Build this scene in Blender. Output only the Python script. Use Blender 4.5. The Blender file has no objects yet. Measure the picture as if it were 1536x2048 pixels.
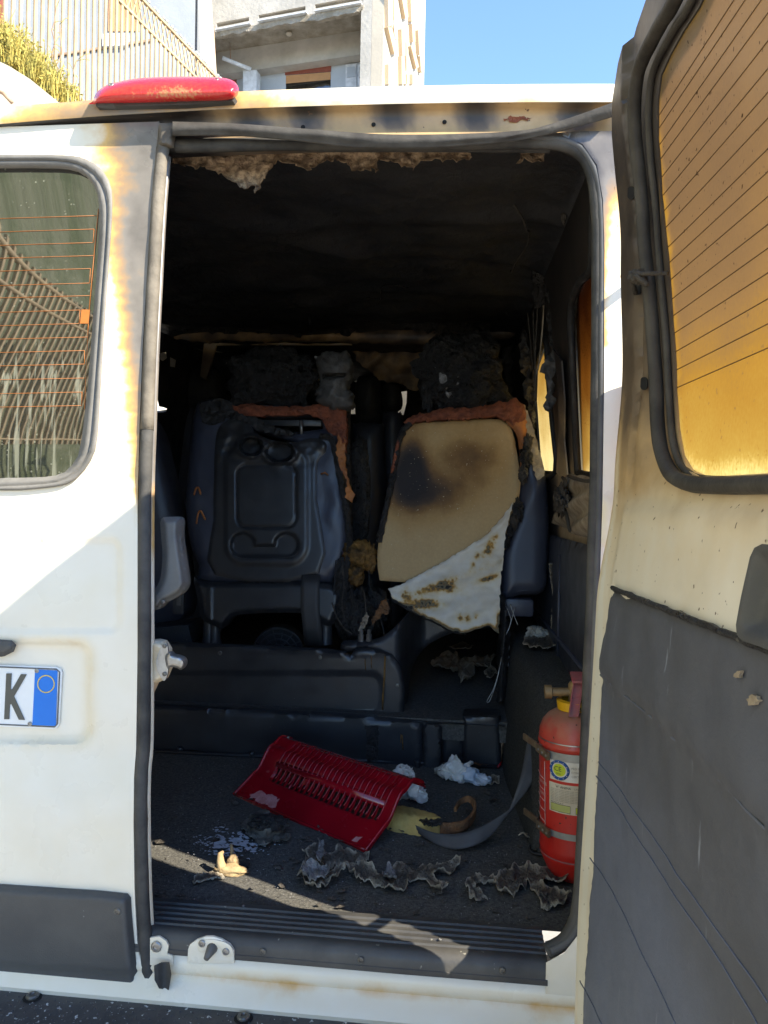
import bpy, bmesh, math, random
import numpy as np
from mathutils import Vector, Matrix, noise
from mathutils.geometry import delaunay_2d_cdt

random.seed(7)
SC = bpy.context.scene
COL = SC.collection
R = math.radians

# ------------------------------------------------------------------ camera
F = 1538.0                                   # focal length in photo pixels (1536 x 2048)
CAM = Vector((0.0, -1.3, 1.38))
YAW, PITCH, ROLL = R(6.0), R(-0.45), R(1.15)
_f = Vector((-math.sin(YAW) * math.cos(PITCH), math.cos(YAW) * math.cos(PITCH), math.sin(PITCH)))
_r0 = Vector((math.cos(YAW), math.sin(YAW), 0))
_u0 = _r0.cross(_f)
RGT = _r0 * math.cos(ROLL) + _u0 * math.sin(ROLL)
UPV = _u0 * math.cos(ROLL) - _r0 * math.sin(ROLL)
FWD = _f
cd = bpy.data.cameras.new('camera')
cam = bpy.data.objects.new('camera', cd)
COL.objects.link(cam)
cd.sensor_fit = 'VERTICAL'
cd.sensor_height = 24.0
cd.lens = 24.0 * F / 2048.0
cd.clip_start = 0.02
cd.clip_end = 2000
cam.matrix_world = Matrix(((RGT.x, UPV.x, -FWD.x, CAM.x), (RGT.y, UPV.y, -FWD.y, CAM.y),
                           (RGT.z, UPV.z, -FWD.z, CAM.z), (0, 0, 0, 1)))
SC.camera = cam

# ------------------------------------------------------------------ sky, sun, exposure
SUN = Vector((2.1, -1.0, 1.74)).normalized()          # towards the sun
world = bpy.data.worlds.new('World')
SC.world = world
world.use_nodes = True
wn = world.node_tree
sky = wn.nodes.new('ShaderNodeTexSky')
sky.sky_type = 'NISHITA'
sky.sun_disc = False
sky.sun_elevation = math.asin(SUN.z)
sky.sun_rotation = math.atan2(SUN.x, SUN.y)
sky.altitude = 1500
sky.air_density = 1.0
sky.dust_density = 0.0
sky.ozone_density = 4.0
bgn = wn.nodes['Background']
wn.links.new(sky.outputs[0], bgn.inputs[0])
bgn.inputs[1].default_value = 0.14
sl = bpy.data.lights.new('sun', 'SUN')
sl.energy = 4.0
sl.angle = R(0.5)
sl.color = (1.0, 0.91, 0.74)
so = bpy.data.objects.new('sun', sl)
COL.objects.link(so)
so.rotation_euler = SUN.to_track_quat('Z', 'Y').to_euler()
so.location = (6, -4, 8)
SC.view_settings.view_transform = 'Standard'
SC.view_settings.look = 'None'
SC.view_settings.gamma = 1
SC.view_settings.use_curve_mapping = False
SC.view_settings.exposure = 1.9
SC.render.engine = 'CYCLES'
SC.cycles.max_bounces = 10
SC.cycles.diffuse_bounces = 5
SC.cycles.transparent_max_bounces = 8
SC.cycles.sample_clamp_indirect = 6

# ------------------------------------------------------------------ measuring helpers (survey rays from the photo point)
def ray(px, py):
    return FWD + RGT * ((px - 768) / F) - UPV * ((py - 1024) / F)
def PY(px, py, Y):
    d = ray(px, py); return CAM + d * ((Y - CAM.y) / d.y)
def PX(px, py, X):
    d = ray(px, py); return CAM + d * ((X - CAM.x) / d.x)
def PZ(px, py, Z):
    d = ray(px, py); return CAM + d * ((Z - CAM.z) / d.z)
def PDEP(px, py, dep):
    return CAM + ray(px, py) * dep
def PPL(px, py, p0, n):
    d = ray(px, py); return CAM + d * ((p0 - CAM).dot(n) / d.dot(n))
def lerp(a, b, t): return a + (b - a) * t
def interp(x, pts):
    if x <= pts[0][0]: return pts[0][1]
    for (x0, y0), (x1, y1) in zip(pts, pts[1:]):
        if x <= x1:
            t = (x - x0) / (x1 - x0); t = t * t * (3 - 2 * t)
            return y0 + (y1 - y0) * t
    return pts[-1][1]
def sstep(a, b, x):
    t = min(1, max(0, (x - a) / (b - a))); return t * t * (3 - 2 * t)
def nz(x, y, z=0.0): return noise.noise(Vector((x, y, z)))
def fbm(x, y, z=0.0, o=4): return noise.fractal(Vector((x, y, z)), 0.8, 2.0, o)
def yr(z):                                    # the van's rear surface: lower doors bulge, upper part leans in
    return interp(z, [(0.80, -0.018), (0.98, 0.0), (1.15, 0.0), (1.45, 0.03), (2.2, 0.12)])
def PRr(px, py, off=0.0):
    Y = 0.0
    for _ in range(8):
        p = PY(px, py, Y - off); Y = yr(p.z)
    return PY(px, py, Y - off)
DN = Vector((0.997, 0.077, 0)); DU = Vector((0.077, -0.997, 0)); D0 = Vector((0.2235, -0.150, 0))
def wdoor(z):                                 # curvature of the open door's inner face
    return interp(z, [(0.5, 0.045), (0.68, 0.043), (1.24, 0.027), (1.42, 0.008), (1.58, 0.0), (1.75, 0.006), (1.99, 0.028), (2.2, 0.034)])
def DP(u, z, off=0.0):
    p = D0 + DU * u - DN * (wdoor(z) + off); return Vector((p.x, p.y, z))
def PDoor(px, py, off=0.0):                   # -> (u, z) on the open door
    z = 1.38
    for _ in range(12):
        p = PPL(px, py, D0 - DN * (wdoor(z) + off), DN); z = p.z
    return ((p - D0).dot(DU), p.z)
def xw(z): return 0.292 - 0.10 * max(0.0, z - 1.35)   # inner face of the right side wall
def PWall(px, py, off=0.0):
    z = 1.38
    for _ in range(10):
        p = PX(px, py, xw(z) - off); z = p.z
    return (p.y, p.z)
def ys(z): return 1.22 + 0.13 * (z - 1.05)            # plane of the seat backs
def PS(px, py, off=0.0):
    z = 1.2
    for _ in range(8):
        p = PY(px, py, ys(z) - off); z = p.z
    return p
ZF = 0.62                                             # load floor height

# ------------------------------------------------------------------ object helpers
def empty(name, loc, label=None, cat=None, group=None):
    o = bpy.data.objects.new(name, None); COL.objects.link(o)
    o.location = loc; o.empty_display_size = 0.05
    if label: tag(o, label, cat, group)
    return o
def tag(o, label, cat, group=None, kind=None):
    o['label'] = label; o['category'] = cat
    if group: o['group'] = group
    if kind: o['kind'] = kind
    return o
WM = {}
def wloc(o):
    l = Vector(o.location)
    p = o.parent
    if p is None: return l
    return Vector((0, 0, 0)) if o.type != 'EMPTY' else l
def put(name, me, parent=None):
    o = bpy.data.objects.new(name, me); COL.objects.link(o)
    if parent is not None:
        o.parent = parent
        if parent.type == 'EMPTY':
            o.matrix_parent_inverse = Matrix.Translation(-Vector(parent.location))
    return o
def rawmesh(name, vs, fs, mat, smooth=False, recalc=True):
    me = bpy.data.meshes.new(name)
    me.from_pydata([tuple(v) for v in vs], [], fs)
    if recalc:
        bm = bmesh.new(); bm.from_mesh(me)
        bmesh.ops.recalc_face_normals(bm, faces=bm.faces); bm.to_mesh(me); bm.free()
    if mat is not None: me.materials.append(mat)
    if smooth: me.polygons.foreach_set('use_smooth', [True] * len(me.polygons))
    me.update()
    return me
def obj(name, vs, fs, mat, parent=None, smooth=False, recalc=True):
    return put(name, rawmesh(name, vs, fs, mat, smooth, recalc), parent)
def inside(pts, poly):
    P = np.asarray(pts, float); n = len(poly); res = np.zeros(len(P), bool)
    for i in range(n):
        x0, y0 = poly[i]; x1, y1 = poly[(i + 1) % n]
        if y0 == y1: continue
        c = ((y0 > P[:, 1]) != (y1 > P[:, 1])) & (P[:, 0] < (x1 - x0) * (P[:, 1] - y0) / (y1 - y0) + x0)
        res ^= c
    return res
def edist(pts, poly):
    P = np.asarray(pts, float); best = np.full(len(P), 1e9); n = len(poly)
    for i in range(n):
        a = np.array(poly[i], float); b = np.array(poly[(i + 1) % n], float); ab = b - a
        L = (ab ** 2).sum()
        if L == 0: continue
        t = np.clip(((P - a) @ ab) / L, 0, 1)
        d = np.hypot(*(P - a - t[:, None] * ab).T)
        best = np.minimum(best, d)
    return best
def densify(poly, res):
    out = []
    for i in range(len(poly)):
        a = poly[i]; b = poly[(i + 1) % len(poly)]
        n = max(1, int(round(math.hypot(b[0] - a[0], b[1] - a[1]) / res)))
        for k in range(n): out.append((a[0] + (b[0] - a[0]) * k / n, a[1] + (b[1] - a[1]) * k / n))
    return out
def spline(pts, n=6, closed=False):
    """Catmull-Rom through the points"""
    P = [Vector(p) for p in pts]; m = len(P); out = []
    rng = range(m) if closed else range(m - 1)
    for i in rng:
        p0 = P[(i - 1) % m] if closed else P[max(0, i - 1)]
        p1 = P[i]; p2 = P[(i + 1) % m]
        p3 = P[(i + 2) % m] if closed else P[min(m - 1, i + 2)]
        for k in range(n):
            t = k / n
            out.append(0.5 * ((2 * p1) + (p2 - p0) * t + (2 * p0 - 5 * p1 + 4 * p2 - p3) * t * t + (3 * p1 - p0 - 3 * p2 + p3) * t ** 3))
    if not closed: out.append(P[-1])
    return out
def sp2(pts, n=5, closed=True): return [tuple(v) for v in spline(pts, n, closed)]
def rag(poly, amp, sc, seed=0.0):
    """make an outline ragged"""
    out = []
    for (x, y) in poly:
        out.append((x + amp * fbm(x / sc, y / sc, seed, 5), y + amp * fbm(x / sc, y / sc, seed + 9.3, 5)))
    return out
def sheet(name, outline, mapf, res, mat, parent=None, thick=0.0, tdir=None, holes=(), attr=None, smooth=True, jit=0.15):
    ol = densify(outline, res); hl = [densify(h, res) for h in holes]
    xs = [p[0] for p in ol]; ysv = [p[1] for p in ol]
    g = []
    ny = int((max(ysv) - min(ysv)) / (res * 0.87)) + 1; nx = int((max(xs) - min(xs)) / res) + 1
    rnd = random.Random(len(ol))
    for j in range(ny + 1):
        for i in range(nx + 1):
            g.append((min(xs) + (i + 0.5 * (j % 2)) * res + rnd.uniform(-jit, jit) * res, min(ysv) + j * res * 0.87 + rnd.uniform(-jit, jit) * res))
    g = np.array(g)
    k = inside(g, ol) & (edist(g, ol) > 0.45 * res)
    for h in hl: k &= ~inside(g, h) & (edist(g, h) > 0.45 * res)
    g = g[k]
    pts = [Vector(p) for p in ol]; ed = [(i, (i + 1) % len(ol)) for i in range(len(ol))]
    for h in hl:
        b = len(pts); pts += [Vector(p) for p in h]; ed += [(b + i, b + (i + 1) % len(h)) for i in range(len(h))]
    pts += [Vector(p) for p in g.tolist()]
    v2, e2, f2, _, _, _ = delaunay_2d_cdt(pts, ed, [], 0, 1e-6)
    V = np.array([tuple(v) for v in v2])
    cen = np.array([V[list(f)].mean(axis=0) for f in f2])
    keep = inside(cen, ol)
    for h in hl: keep &= ~inside(cen, h)
    fs = [tuple(f) for f, kk in zip(f2, keep) if kk]
    used = sorted({i for f in fs for i in f}); rm = {o: n for n, o in enumerate(used)}
    fs = [tuple(rm[i] for i in f) for f in fs]; V = V[used]
    D = edist(V, ol)
    for h in hl: D = np.minimum(D, edist(V, h))
    P = [mapf(V[i, 0], V[i, 1], D[i]) for i in range(len(V))]
    A = [attr(V[i, 0], V[i, 1], D[i]) for i in range(len(V))] if attr else None
    if thick:
        n = len(P); td = tdir if tdir is not None else None
        if td is None:
            td = [Vector((0, 0, 0)) for _ in P]
            for f in fs:
                nn = (P[f[1]] - P[f[0]]).cross(P[f[2]] - P[f[0]])
                for i in f: td[i] = td[i] + nn
            td = [t.normalized() for t in td]
            P2 = [p + t * thick for p, t in zip(P, td)]
        else:
            P2 = [p + td * thick for p in P]
        cnt = {}
        for f in fs:
            for a, b in ((f[0], f[1]), (f[1], f[2]), (f[2], f[0])):
                cnt[(a, b)] = cnt.get((a, b), 0) + 1
        side = [(b, a, a + n, b + n) for (a, b) in cnt if (b, a) not in cnt]
        fs = fs + [tuple(i + n for i in reversed(f)) for f in fs] + side
        P = P + P2
        if A: A = A + A
    o = obj(name, P, fs, mat, parent, smooth)
    if A:
        at = o.data.attributes.new('soot', 'FLOAT', 'POINT'); at.data.foreach_set('value', A)
    if thick and smooth:
        o.data.set_sharp_from_angle(angle=R(50))
    return o
def tube(name, pts, r, mat, parent=None, sides=8, closed=False, flat=None, cap=True, attr=None, rot=None):
    """r: number or list; flat=(a,b,up): elliptical section"""
    P = [Vector(p) for p in pts]; n = len(P); vs = []; A = []
    rr = r if isinstance(r, (list, tuple)) else [r] * n
    prev = None
    for i in range(n):
        if closed: t = P[(i + 1) % n] - P[(i - 1) % n]
        else: t = P[min(n - 1, i + 1)] - P[max(0, i - 1)]
        t.normalize()
        if prev is None:
            up = Vector((0, 0, 1)) if abs(t.z) < 0.9 else Vector((0, 1, 0))
            a = up.cross(t).normalized()
        else:
            a = (prev - t * prev.dot(t)).normalized()
        prev = a; b = t.cross(a)
        fa, fb = (1, 1) if flat is None else flat
        tw = rot[i] if rot else 0.0
        for k in range(sides):
            th = 2 * math.pi * k / sides
            q = Vector((math.cos(th) * fa, math.sin(th) * fb))
            x = q.x * math.cos(tw) - q.y * math.sin(tw); y = q.x * math.sin(tw) + q.y * math.cos(tw)
            vs.append(P[i] + a * (rr[i] * x) + b * (rr[i] * y))
            if attr: A.append(attr(P[i]))
    fs = []
    for i in range(n if closed else n - 1):
        for k in range(sides):
            j = (i + 1) % n; l = (k + 1) % sides
            fs.append((i * sides + k, i * sides + l, j * sides + l, j * sides + k))
    if cap and not closed:
        fs.append(tuple(range(sides))); fs.append(tuple(reversed(range((n - 1) * sides, n * sides))))
    o = obj(name, vs, fs, mat, parent, True)
    if A:
        at = o.data.attributes.new('soot', 'FLOAT', 'POINT'); at.data.foreach_set('value', A)
    return o
def ribbon(name, pts, wvec, mat, parent=None, thick=0.0015, nrm=None):
    """strap: centre points and half-width vectors"""
    vs = []; n = len(pts); m = 5
    for i in range(n):
        w = wvec[i]; t = (Vector(pts[min(n - 1, i + 1)]) - Vector(pts[max(0, i - 1)])).normalized()
        nn = t.cross(w).normalized()
        for sgn in (1, -1):
            for k in range(m):
                f = -1 + 2 * k / (m - 1)
                vs.append(Vector(pts[i]) + w * f + nn * (sgn * thick + 0.0012 * (k % 2)))
    fs = []
    for i in range(n - 1):
        for s in (0, 1):
            for k in range(m - 1):
                a = i * 2 * m + s * m + k; fs.append((a, a + 1, a + 1 + 2 * m, a + 2 * m))
        for k in (0, m - 1):
            a = i * 2 * m + k; fs.append((a, a + m, a + m + 2 * m, a + 2 * m))
    for i in (0, n - 1):
        for k in range(m - 1):
            a = i * 2 * m + k; fs.append((a, a + 1, a + 1 + m, a + m))
    return obj(name, vs, fs, mat, parent, True)
def bevbox(c, s, bev=0.0, seg=2, axes=None):
    """bevelled box mesh data -> verts, faces; axes: 3 unit vectors"""
    bm = bmesh.new(); bmesh.ops.create_cube(bm, size=1.0)
    for v in bm.verts: v.co = Vector((v.co.x * s[0], v.co.y * s[1], v.co.z * s[2]))
    if bev > 0: bmesh.ops.bevel(bm, geom=bm.edges[:], offset=bev, segments=seg, affect='EDGES', profile=0.6)
    bm.verts.index_update()
    vs = []
    for v in bm.verts:
        p = v.co.copy()
        if axes: p = axes[0] * p.x + axes[1] * p.y + axes[2] * p.z
        vs.append(p + Vector(c))
    fs = [tuple(v.index for v in f.verts) for f in bm.faces]; bm.free()
    return vs, fs
def box(name, c, s, mat, parent=None, bev=0.0, axes=None, seg=2):
    vs, fs = bevbox(c, s, bev, seg, axes)
    o = obj(name, vs, fs, mat, parent, bev > 0)
    if bev > 0: o.data.set_sharp_from_angle(angle=R(40))
    return o
def box2(name, a, b, mat, parent=None, bev=0.0):
    a = Vector(a); b = Vector(b)
    return box(name, (a + b) / 2, [abs(b[i] - a[i]) for i in range(3)], mat, parent, bev)
def prism(name, pts, vec, mat, parent=None, smooth=False):
    """ngon of 3d points pushed along vec"""
    n = len(pts); vs = [Vector(p) for p in pts] + [Vector(p) + vec for p in pts]
    fs = [tuple(range(n)), tuple(range(2 * n - 1, n - 1, -1))] + [(i, (i + 1) % n, (i + 1) % n + n, i + n) for i in range(n)]
    return obj(name, vs, fs, mat, parent, smooth)
def lathe(name, prof, base, axis, mat, parent=None, seg=32, a0=0.0, a1=2 * math.pi):
    ax = Vector(axis).normalized(); x = ax.orthogonal().normalized(); y = ax.cross(x)
    full = abs(a1 - a0 - 2 * math.pi) < 1e-6
    n = seg if full else seg + 1; vs = []
    for (r, h) in prof:
        for k in range(n):
            t = a0 + (a1 - a0) * k / seg
            vs.append(Vector(base) + ax * h + (x * math.cos(t) + y * math.sin(t)) * r)
    fs = []
    for i in range(len(prof) - 1):
        for k in range(n if full else n - 1):
            l = (k + 1) % n
            fs.append((i * n + k, i * n + l, (i + 1) * n + l, (i + 1) * n + k))
    o = obj(name, vs, fs, mat, parent, True)
    o.data.set_sharp_from_angle(angle=R(45))
    return o
def blob(name, c, rad, mat, parent=None, sub=4, amp=0.25, sc=2.0, seed=0.0, ridge=0.0, axes=None, shape=None, fine=0.0):
    bm = bmesh.new(); bmesh.ops.create_icosphere(bm, subdivisions=sub, radius=1.0); bm.verts.index_update()
    vs = []; A = []
    for v in bm.verts:
        p = v.co.copy()
        if shape: p = shape(p)
        q = p * sc + Vector((seed, seed * 1.7, -seed))
        d = 1 + amp * noise.fractal(q, 0.9, 2.1, 5)
        if ridge: d += ridge * (0.5 - abs(noise.noise(q * 2.3))) + ridge * 0.6 * (0.3 - abs(noise.noise(q * 5.1)))
        if fine: d += fine * noise.noise(q * 14)
        p = Vector((p.x * rad[0], p.y * rad[1], p.z * rad[2])) * d
        if axes: p = axes[0] * p.x + axes[1] * p.y + axes[2] * p.z
        vs.append(p + Vector(c))
    fs = [tuple(v.index for v in f.verts) for f in bm.faces]; bm.free()
    return obj(name, vs, fs, mat, parent, True)
def crumple(name, c, rad, mat, parent, seed=0.0, sub=5, amp=0.55):
    bm = bmesh.new(); bmesh.ops.create_icosphere(bm, subdivisions=sub, radius=1.0); bm.verts.index_update(); vs = []
    for v in bm.verts:
        p = v.co.copy(); o = Vector((seed * 3.1, seed, -seed * 2))
        q = p + noise.noise_vector(p * 1.3 + o) * amp + noise.noise_vector(p * 3.1 + o) * (amp * .42)
        c1 = noise.cell_vector(q * 2.2 + o) - Vector((.5, .5, .5))
        q += noise.noise_vector(p * 7.0 + o) * (amp * .15)
        q *= 1 - .25 * abs(noise.noise(p * 4.2 + o))
        p = Vector((q.x * rad[0], q.y * rad[1], q.z * rad[2])) + Vector(c)
        p.z = max(p.z, c[2] - rad[2] * .8); vs.append(p)
    fs = [tuple(v.index for v in f.verts) for f in bm.faces]; bm.free()
    return obj(name, vs, fs, mat, parent, True)
def text_into(name, s, size, mapf, mat, parent):
    """letters as a thin mesh laid on a surface through mapf(x, y)"""
    cu = bpy.data.curves.new(name, 'FONT'); cu.body = s; cu.size = size; cu.resolution_u = 2
    t = bpy.data.objects.new(name + '_tmp', cu); COL.objects.link(t)
    dg = bpy.context.evaluated_depsgraph_get()
    me = bpy.data.meshes.new_from_object(t.evaluated_get(dg))
    bpy.data.objects.remove(t)
    bm = bmesh.new(); bm.from_mesh(me); bmesh.ops.triangulate(bm, faces=bm.faces[:]); bm.verts.index_update()
    vs = [mapf(v.co.x, v.co.y) for v in bm.verts]; fs = [tuple(v.index for v in f.verts) for f in bm.faces]; bm.free()
    return obj(name, vs, fs, mat, parent, False, False)
def copy_to(o, mw, parent):
    c = o.copy(); COL.objects.link(c); c.parent = parent
    if parent is not None and parent.type == 'EMPTY':
        c.matrix_parent_inverse = Matrix.Translation(-Vector(parent.location))
    c.matrix_basis = mw
    return c

# ------------------------------------------------------------------ materials
def M(name, col, rough=0.6, metal=0.0, col2=None, scale=6.0, lo=0.35, hi=0.65, bump=0.0, bscale=80.0, spec=0.5, ramp=None, rnoise=0.3,
      rscale=9.0, speck=None, coat=0.0, streak=None, rvar=0.0, sheen=0.0, sub=None, bdist=0.01):
    m = bpy.data.materials.new(name); m.use_nodes = True
    nt = m.node_tree; N = nt.nodes; L = nt.links; b = N['Principled BSDF']
    geo = N.new('ShaderNodeNewGeometry'); pos = geo.outputs['Position']
    def nse(sc, det=5, vec=pos, rg=0.55):
        n = N.new('ShaderNodeTexNoise'); n.inputs['Scale'].default_value = sc; n.inputs['Detail'].default_value = det
        n.inputs['Roughness'].default_value = rg; L.new(vec, n.inputs['Vector']); return n.outputs['Fac']
    def mr(v, a, bb, c=0.0, d=1.0):
        n = N.new('ShaderNodeMapRange'); n.inputs[1].default_value = a; n.inputs[2].default_value = bb
        n.inputs[3].default_value = c; n.inputs[4].default_value = d; L.new(v, n.inputs[0]); return n.outputs[0]
    def mix(f, a, bb, mode='MIX'):
        n = N.new('ShaderNodeMix'); n.data_type = 'RGBA'; n.blend_type = mode
        for s, v in ((n.inputs[0], f), (n.inputs[6], a), (n.inputs[7], bb)):
            if hasattr(v, 'links'): L.new(v, s)
            elif isinstance(v, (int, float)): s.default_value = v
            else: s.default_value = (*v, 1)
        return n.outputs[2]
    if ramp:
        at = N.new('ShaderNodeAttribute'); at.attribute_name = 'soot'
        ad = N.new('ShaderNodeMath'); ad.operation = 'MULTIPLY_ADD'
        L.new(mr(nse(rscale, 7, rg=0.62), 0.25, 0.75, -0.5, 0.5), ad.inputs[0])
        w = N.new('ShaderNodeMath'); w.operation = 'MULTIPLY'; w.inputs[1].default_value = rnoise
        # noise fades in with the soot so that clean paint stays clean
        L.new(mr(at.outputs['Fac'], 0.0, 0.3, 0.12, 1.0), w.inputs[0])
        L.new(w.outputs[0], ad.inputs[1]); L.new(at.outputs['Fac'], ad.inputs[2])
        cr = N.new('ShaderNodeValToRGB'); e = cr.color_ramp.elements
        while len(e) < len(ramp): e.new(0.5)
        for el, (p, c) in zip(e, ramp): el.position = p; el.color = (*c, 1)
        L.new(ad.outputs[0], cr.inputs[0]); c0 = cr.outputs[0]
        c0 = mix(mr(nse(scale, 6), 0.3, 0.7, 0.0, 0.35), c0, tuple(0.7 for _ in range(3)), 'MULTIPLY')
    else:
        c2 = col2 if col2 else tuple(c * 0.7 for c in col)
        c0 = mix(mr(nse(scale, 7, rg=0.62), lo, hi), col, c2)
    if streak:
        mp = N.new('ShaderNodeMapping'); mp.inputs['Scale'].default_value = streak[1]; L.new(pos, mp.inputs['Vector'])
        c0 = mix(mr(nse(1.0, 5, mp.outputs[0]), streak[2], streak[2] + 0.08), c0, streak[0])
    if speck:
        c0 = mix(mr(nse(speck[1], 2), speck[2], speck[2] + 0.04), c0, speck[0])
    L.new(c0, b.inputs['Base Color'])
    b.inputs['Metallic'].default_value = metal
    b.inputs['Specular IOR Level'].default_value = spec
    if rvar: L.new(mr(nse(scale * 2.3, 5), 0.3, 0.7, max(0.05, rough - rvar), min(1, rough + rvar)), b.inputs['Roughness'])
    else: b.inputs['Roughness'].default_value = rough
    if coat: b.inputs['Coat Weight'].default_value = coat; b.inputs['Coat Roughness'].default_value = 0.08
    if sheen: b.inputs['Sheen Weight'].default_value = sheen
    if sub: b.inputs['Subsurface Weight'].default_value = sub; b.inputs['Subsurface Radius'].default_value = (0.01, 0.006, 0.004)
    if bump:
        bn = N.new('ShaderNodeBump'); bn.inputs['Strength'].default_value = bump; bn.inputs['Distance'].default_value = bdist
        L.new(nse(bscale, 6, rg=0.6), bn.inputs['Height']); L.new(bn.outputs[0], b.inputs['Normal'])
    return m
PAINT = [(0, (.84, .79, .68)), (.16, (.79, .71, .55)), (.33, (.64, .39, .13)), (.47, (.34, .22, .12)), (.62, (.20, .18, .16)), (1, (.055, .05, .047))]
INNER = [(0, (.80, .77, .68)), (.2, (.74, .62, .43)), (.42, (.50, .34, .17)), (.6, (.17, .125, .085)), (.8, (.05, .04, .034)), (1, (.02, .018, .018))]
m_paint = M('van_paint', (.8, .8, .75), 0.32, ramp=PAINT, rnoise=0.32, rscale=11, scale=3, rvar=0.1, coat=0.3, bump=0.03, bscale=14)
m_inner = M('scorched_paint', (.7, .6, .4), 0.45, ramp=INNER, rnoise=0.15, rscale=10, scale=5, bump=0.08, bscale=90, rvar=0.15, bdist=0.003, speck=((.12, .07, .04), 95, 0.70))
m_seal = M('rubber_seal', (.034, .034, .034), 0.75, col2=(.085, .080, .072), scale=14, bump=0.35, bscale=60, bdist=0.004, spec=0.3)
m_sealpale = M('scorched_rubber', (.20, .175, .14), 0.75, col2=(.10, .088, .072), scale=10, bump=0.5, bscale=50, bdist=0.006, spec=0.2)
m_sealgrey = M('heat_grey_rubber', (.095, .095, .096), 0.6, col2=(.05, .05, .05), scale=8, bump=0.2, bscale=40, bdist=0.005)
m_blackpl = M('black_plastic', (.020, .021, .024), 0.38, col2=(.032, .033, .036), scale=10, bump=0.12, bscale=240, bdist=0.002, rvar=0.1, speck=((.10, .10, .10), 120, 0.735))
m_tread = M('dusty_tread_plastic', (.036, .035, .035), 0.5, col2=(.075, .071, .064), scale=7, bump=0.2, bscale=160, bdist=0.002, rvar=0.12, speck=((.2, .19, .16), 75, 0.71))
m_foamcr = M('cream_foam', (.40, .29, .15), 0.85, col2=(.26, .18, .09), scale=40, bump=0.5, bscale=90, bdist=0.006)
m_blackpl2 = M('dusty_black_plastic', (.022, .023, .027), 0.42, col2=(.045, .046, .05), scale=5, bump=0.15, bscale=200, bdist=0.002, rvar=0.12, speck=((.16, .15, .13), 75, 0.72))
m_clad = M('grey_cladding', (.055, .055, .055), 0.55, col2=(.075, .074, .070), scale=9, bump=0.2, bscale=420, bdist=0.002, speck=((.2, .2, .19), 60, 0.76))
m_bump = M('bumper_plastic', (.030, .031, .036), 0.45, col2=(.05, .05, .055), scale=20, bump=0.3, bscale=120, bdist=0.003, speck=((.42, .44, .46), 130, 0.655))
m_carpet = M('charcoal_carpet', (.066, .064, .060), 0.95, col2=(.145, .138, .122), scale=160, bump=0.9, bscale=420, bdist=0.004, spec=0.15, speck=((.11, .11, .11), 240, 0.69))
m_carpet2 = M('grey_arch_carpet', (.035, .035, .033), 0.95, col2=(.095, .094, .088), scale=190, bump=0.9, bscale=420, bdist=0.004, spec=0.15, speck=((.16, .16, .15), 260, 0.68))
m_char = M('char', (.010, .0096, .010), 0.5, col2=(.034, .031, .029), scale=16, bump=1.0, bscale=45, bdist=0.03, rvar=0.3, spec=0.6, speck=((.10, .095, .085), 42, 0.70))
m_charblk = M('black_crust', (.0065, .006, .0062), 0.5, col2=(.017, .0155, .015), scale=14, bump=1.0, bscale=38, bdist=0.035, rvar=0.3, spec=0.5, speck=((.09, .085, .07), 60, 0.70))
m_charfine = M('char_soot', (.009, .009, .010), 0.7, col2=(.02, .019, .019), scale=7, bump=0.5, bscale=50, bdist=0.01, rvar=0.2, speck=((.07, .06, .05), 60, 0.74))
m_lining = M('sooty_roof_lining', (.014, .015, .019), 0.55, col2=(.034, .033, .034), scale=4.5, bump=0.5, bscale=9, bdist=0.03, rvar=.15, speck=((.08, .07, .06), 110, 0.75))
m_tan = M('blistered_tan', (.50, .36, .23), 0.7, col2=(.20, .135, .085), scale=60, lo=0.42, hi=0.58, bump=1.0, bscale=110, bdist=0.012)
m_vinyl = M('navy_vinyl', (.038, .044, .068), 0.42, col2=(.052, .057, .078), scale=5, bump=0.1, bscale=320, bdist=0.002, rvar=0.08)
m_trim = M('blue_grey_vinyl_trim', (.062, .067, .082), 0.55, ramp=[(0, (.112, .128, .178)), (.5, (.098, .106, .134)), (1, (.072, .073, .080))], rnoise=0.5, rscale=5, scale=14, bump=0.18, bscale=300, bdist=0.002,
           streak=((.24, .26, .31), (70, 70, 9), 0.655), rvar=0.08)
m_seatpl = M('seat_back_plastic', (.024, .025, .028), 0.36, col2=(.036, .036, .038), scale=9, bump=0.12, bscale=300, bdist=0.002, rvar=0.08)
m_board = M('tan_hardboard', (.42, .30, .15), 0.85, ramp=[(0, (.56, .385, .185)), (.25, (.46, .285, .11)), (.5, (.25, .135, .048)), (.75, (.075, .048, .032)), (1, (.028, .024, .024))], rnoise=0.42, rscale=7, scale=120,
            bump=0.25, bscale=260, bdist=0.002, speck=((.6, .5, .33), 150, 0.70))
m_foamred = M('melted_red_foam', (.30, .085, .035), 0.6, col2=(.13, .035, .018), scale=34, bump=0.9, bscale=90, bdist=0.012)
m_foamor = M('scorched_orange_foam', (.48, .17, .035), 0.6, col2=(.26, .09, .03), scale=12, bump=0.4, bscale=60, bdist=0.008)
m_cloth = M('white_cloth', (.74, .71, .64), 0.85, ramp=[(0, (.80, .74, .63)), (.25, (.74, .60, .36)), (.45, (.50, .27, .06)), (.62, (.16, .10, .05)), (.8, (.20, .17, .10)), (1, (.02, .018, .016))], rnoise=0.5, rscale=34, scale=30, bump=0.25, bscale=500, bdist=0.002, sheen=0.2)
m_amber = M('burnt_amber_foam', (.30, .15, .03), 0.6, col2=(.05, .03, .012), scale=24, bump=0.9, bscale=70, bdist=0.012, spec=0.4)
m_yfoam = M('yellow_foam', (.60, .42, .13), 0.75, col2=(.42, .27, .07), scale=18, bump=0.4, bscale=90, bdist=0.005)
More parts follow.
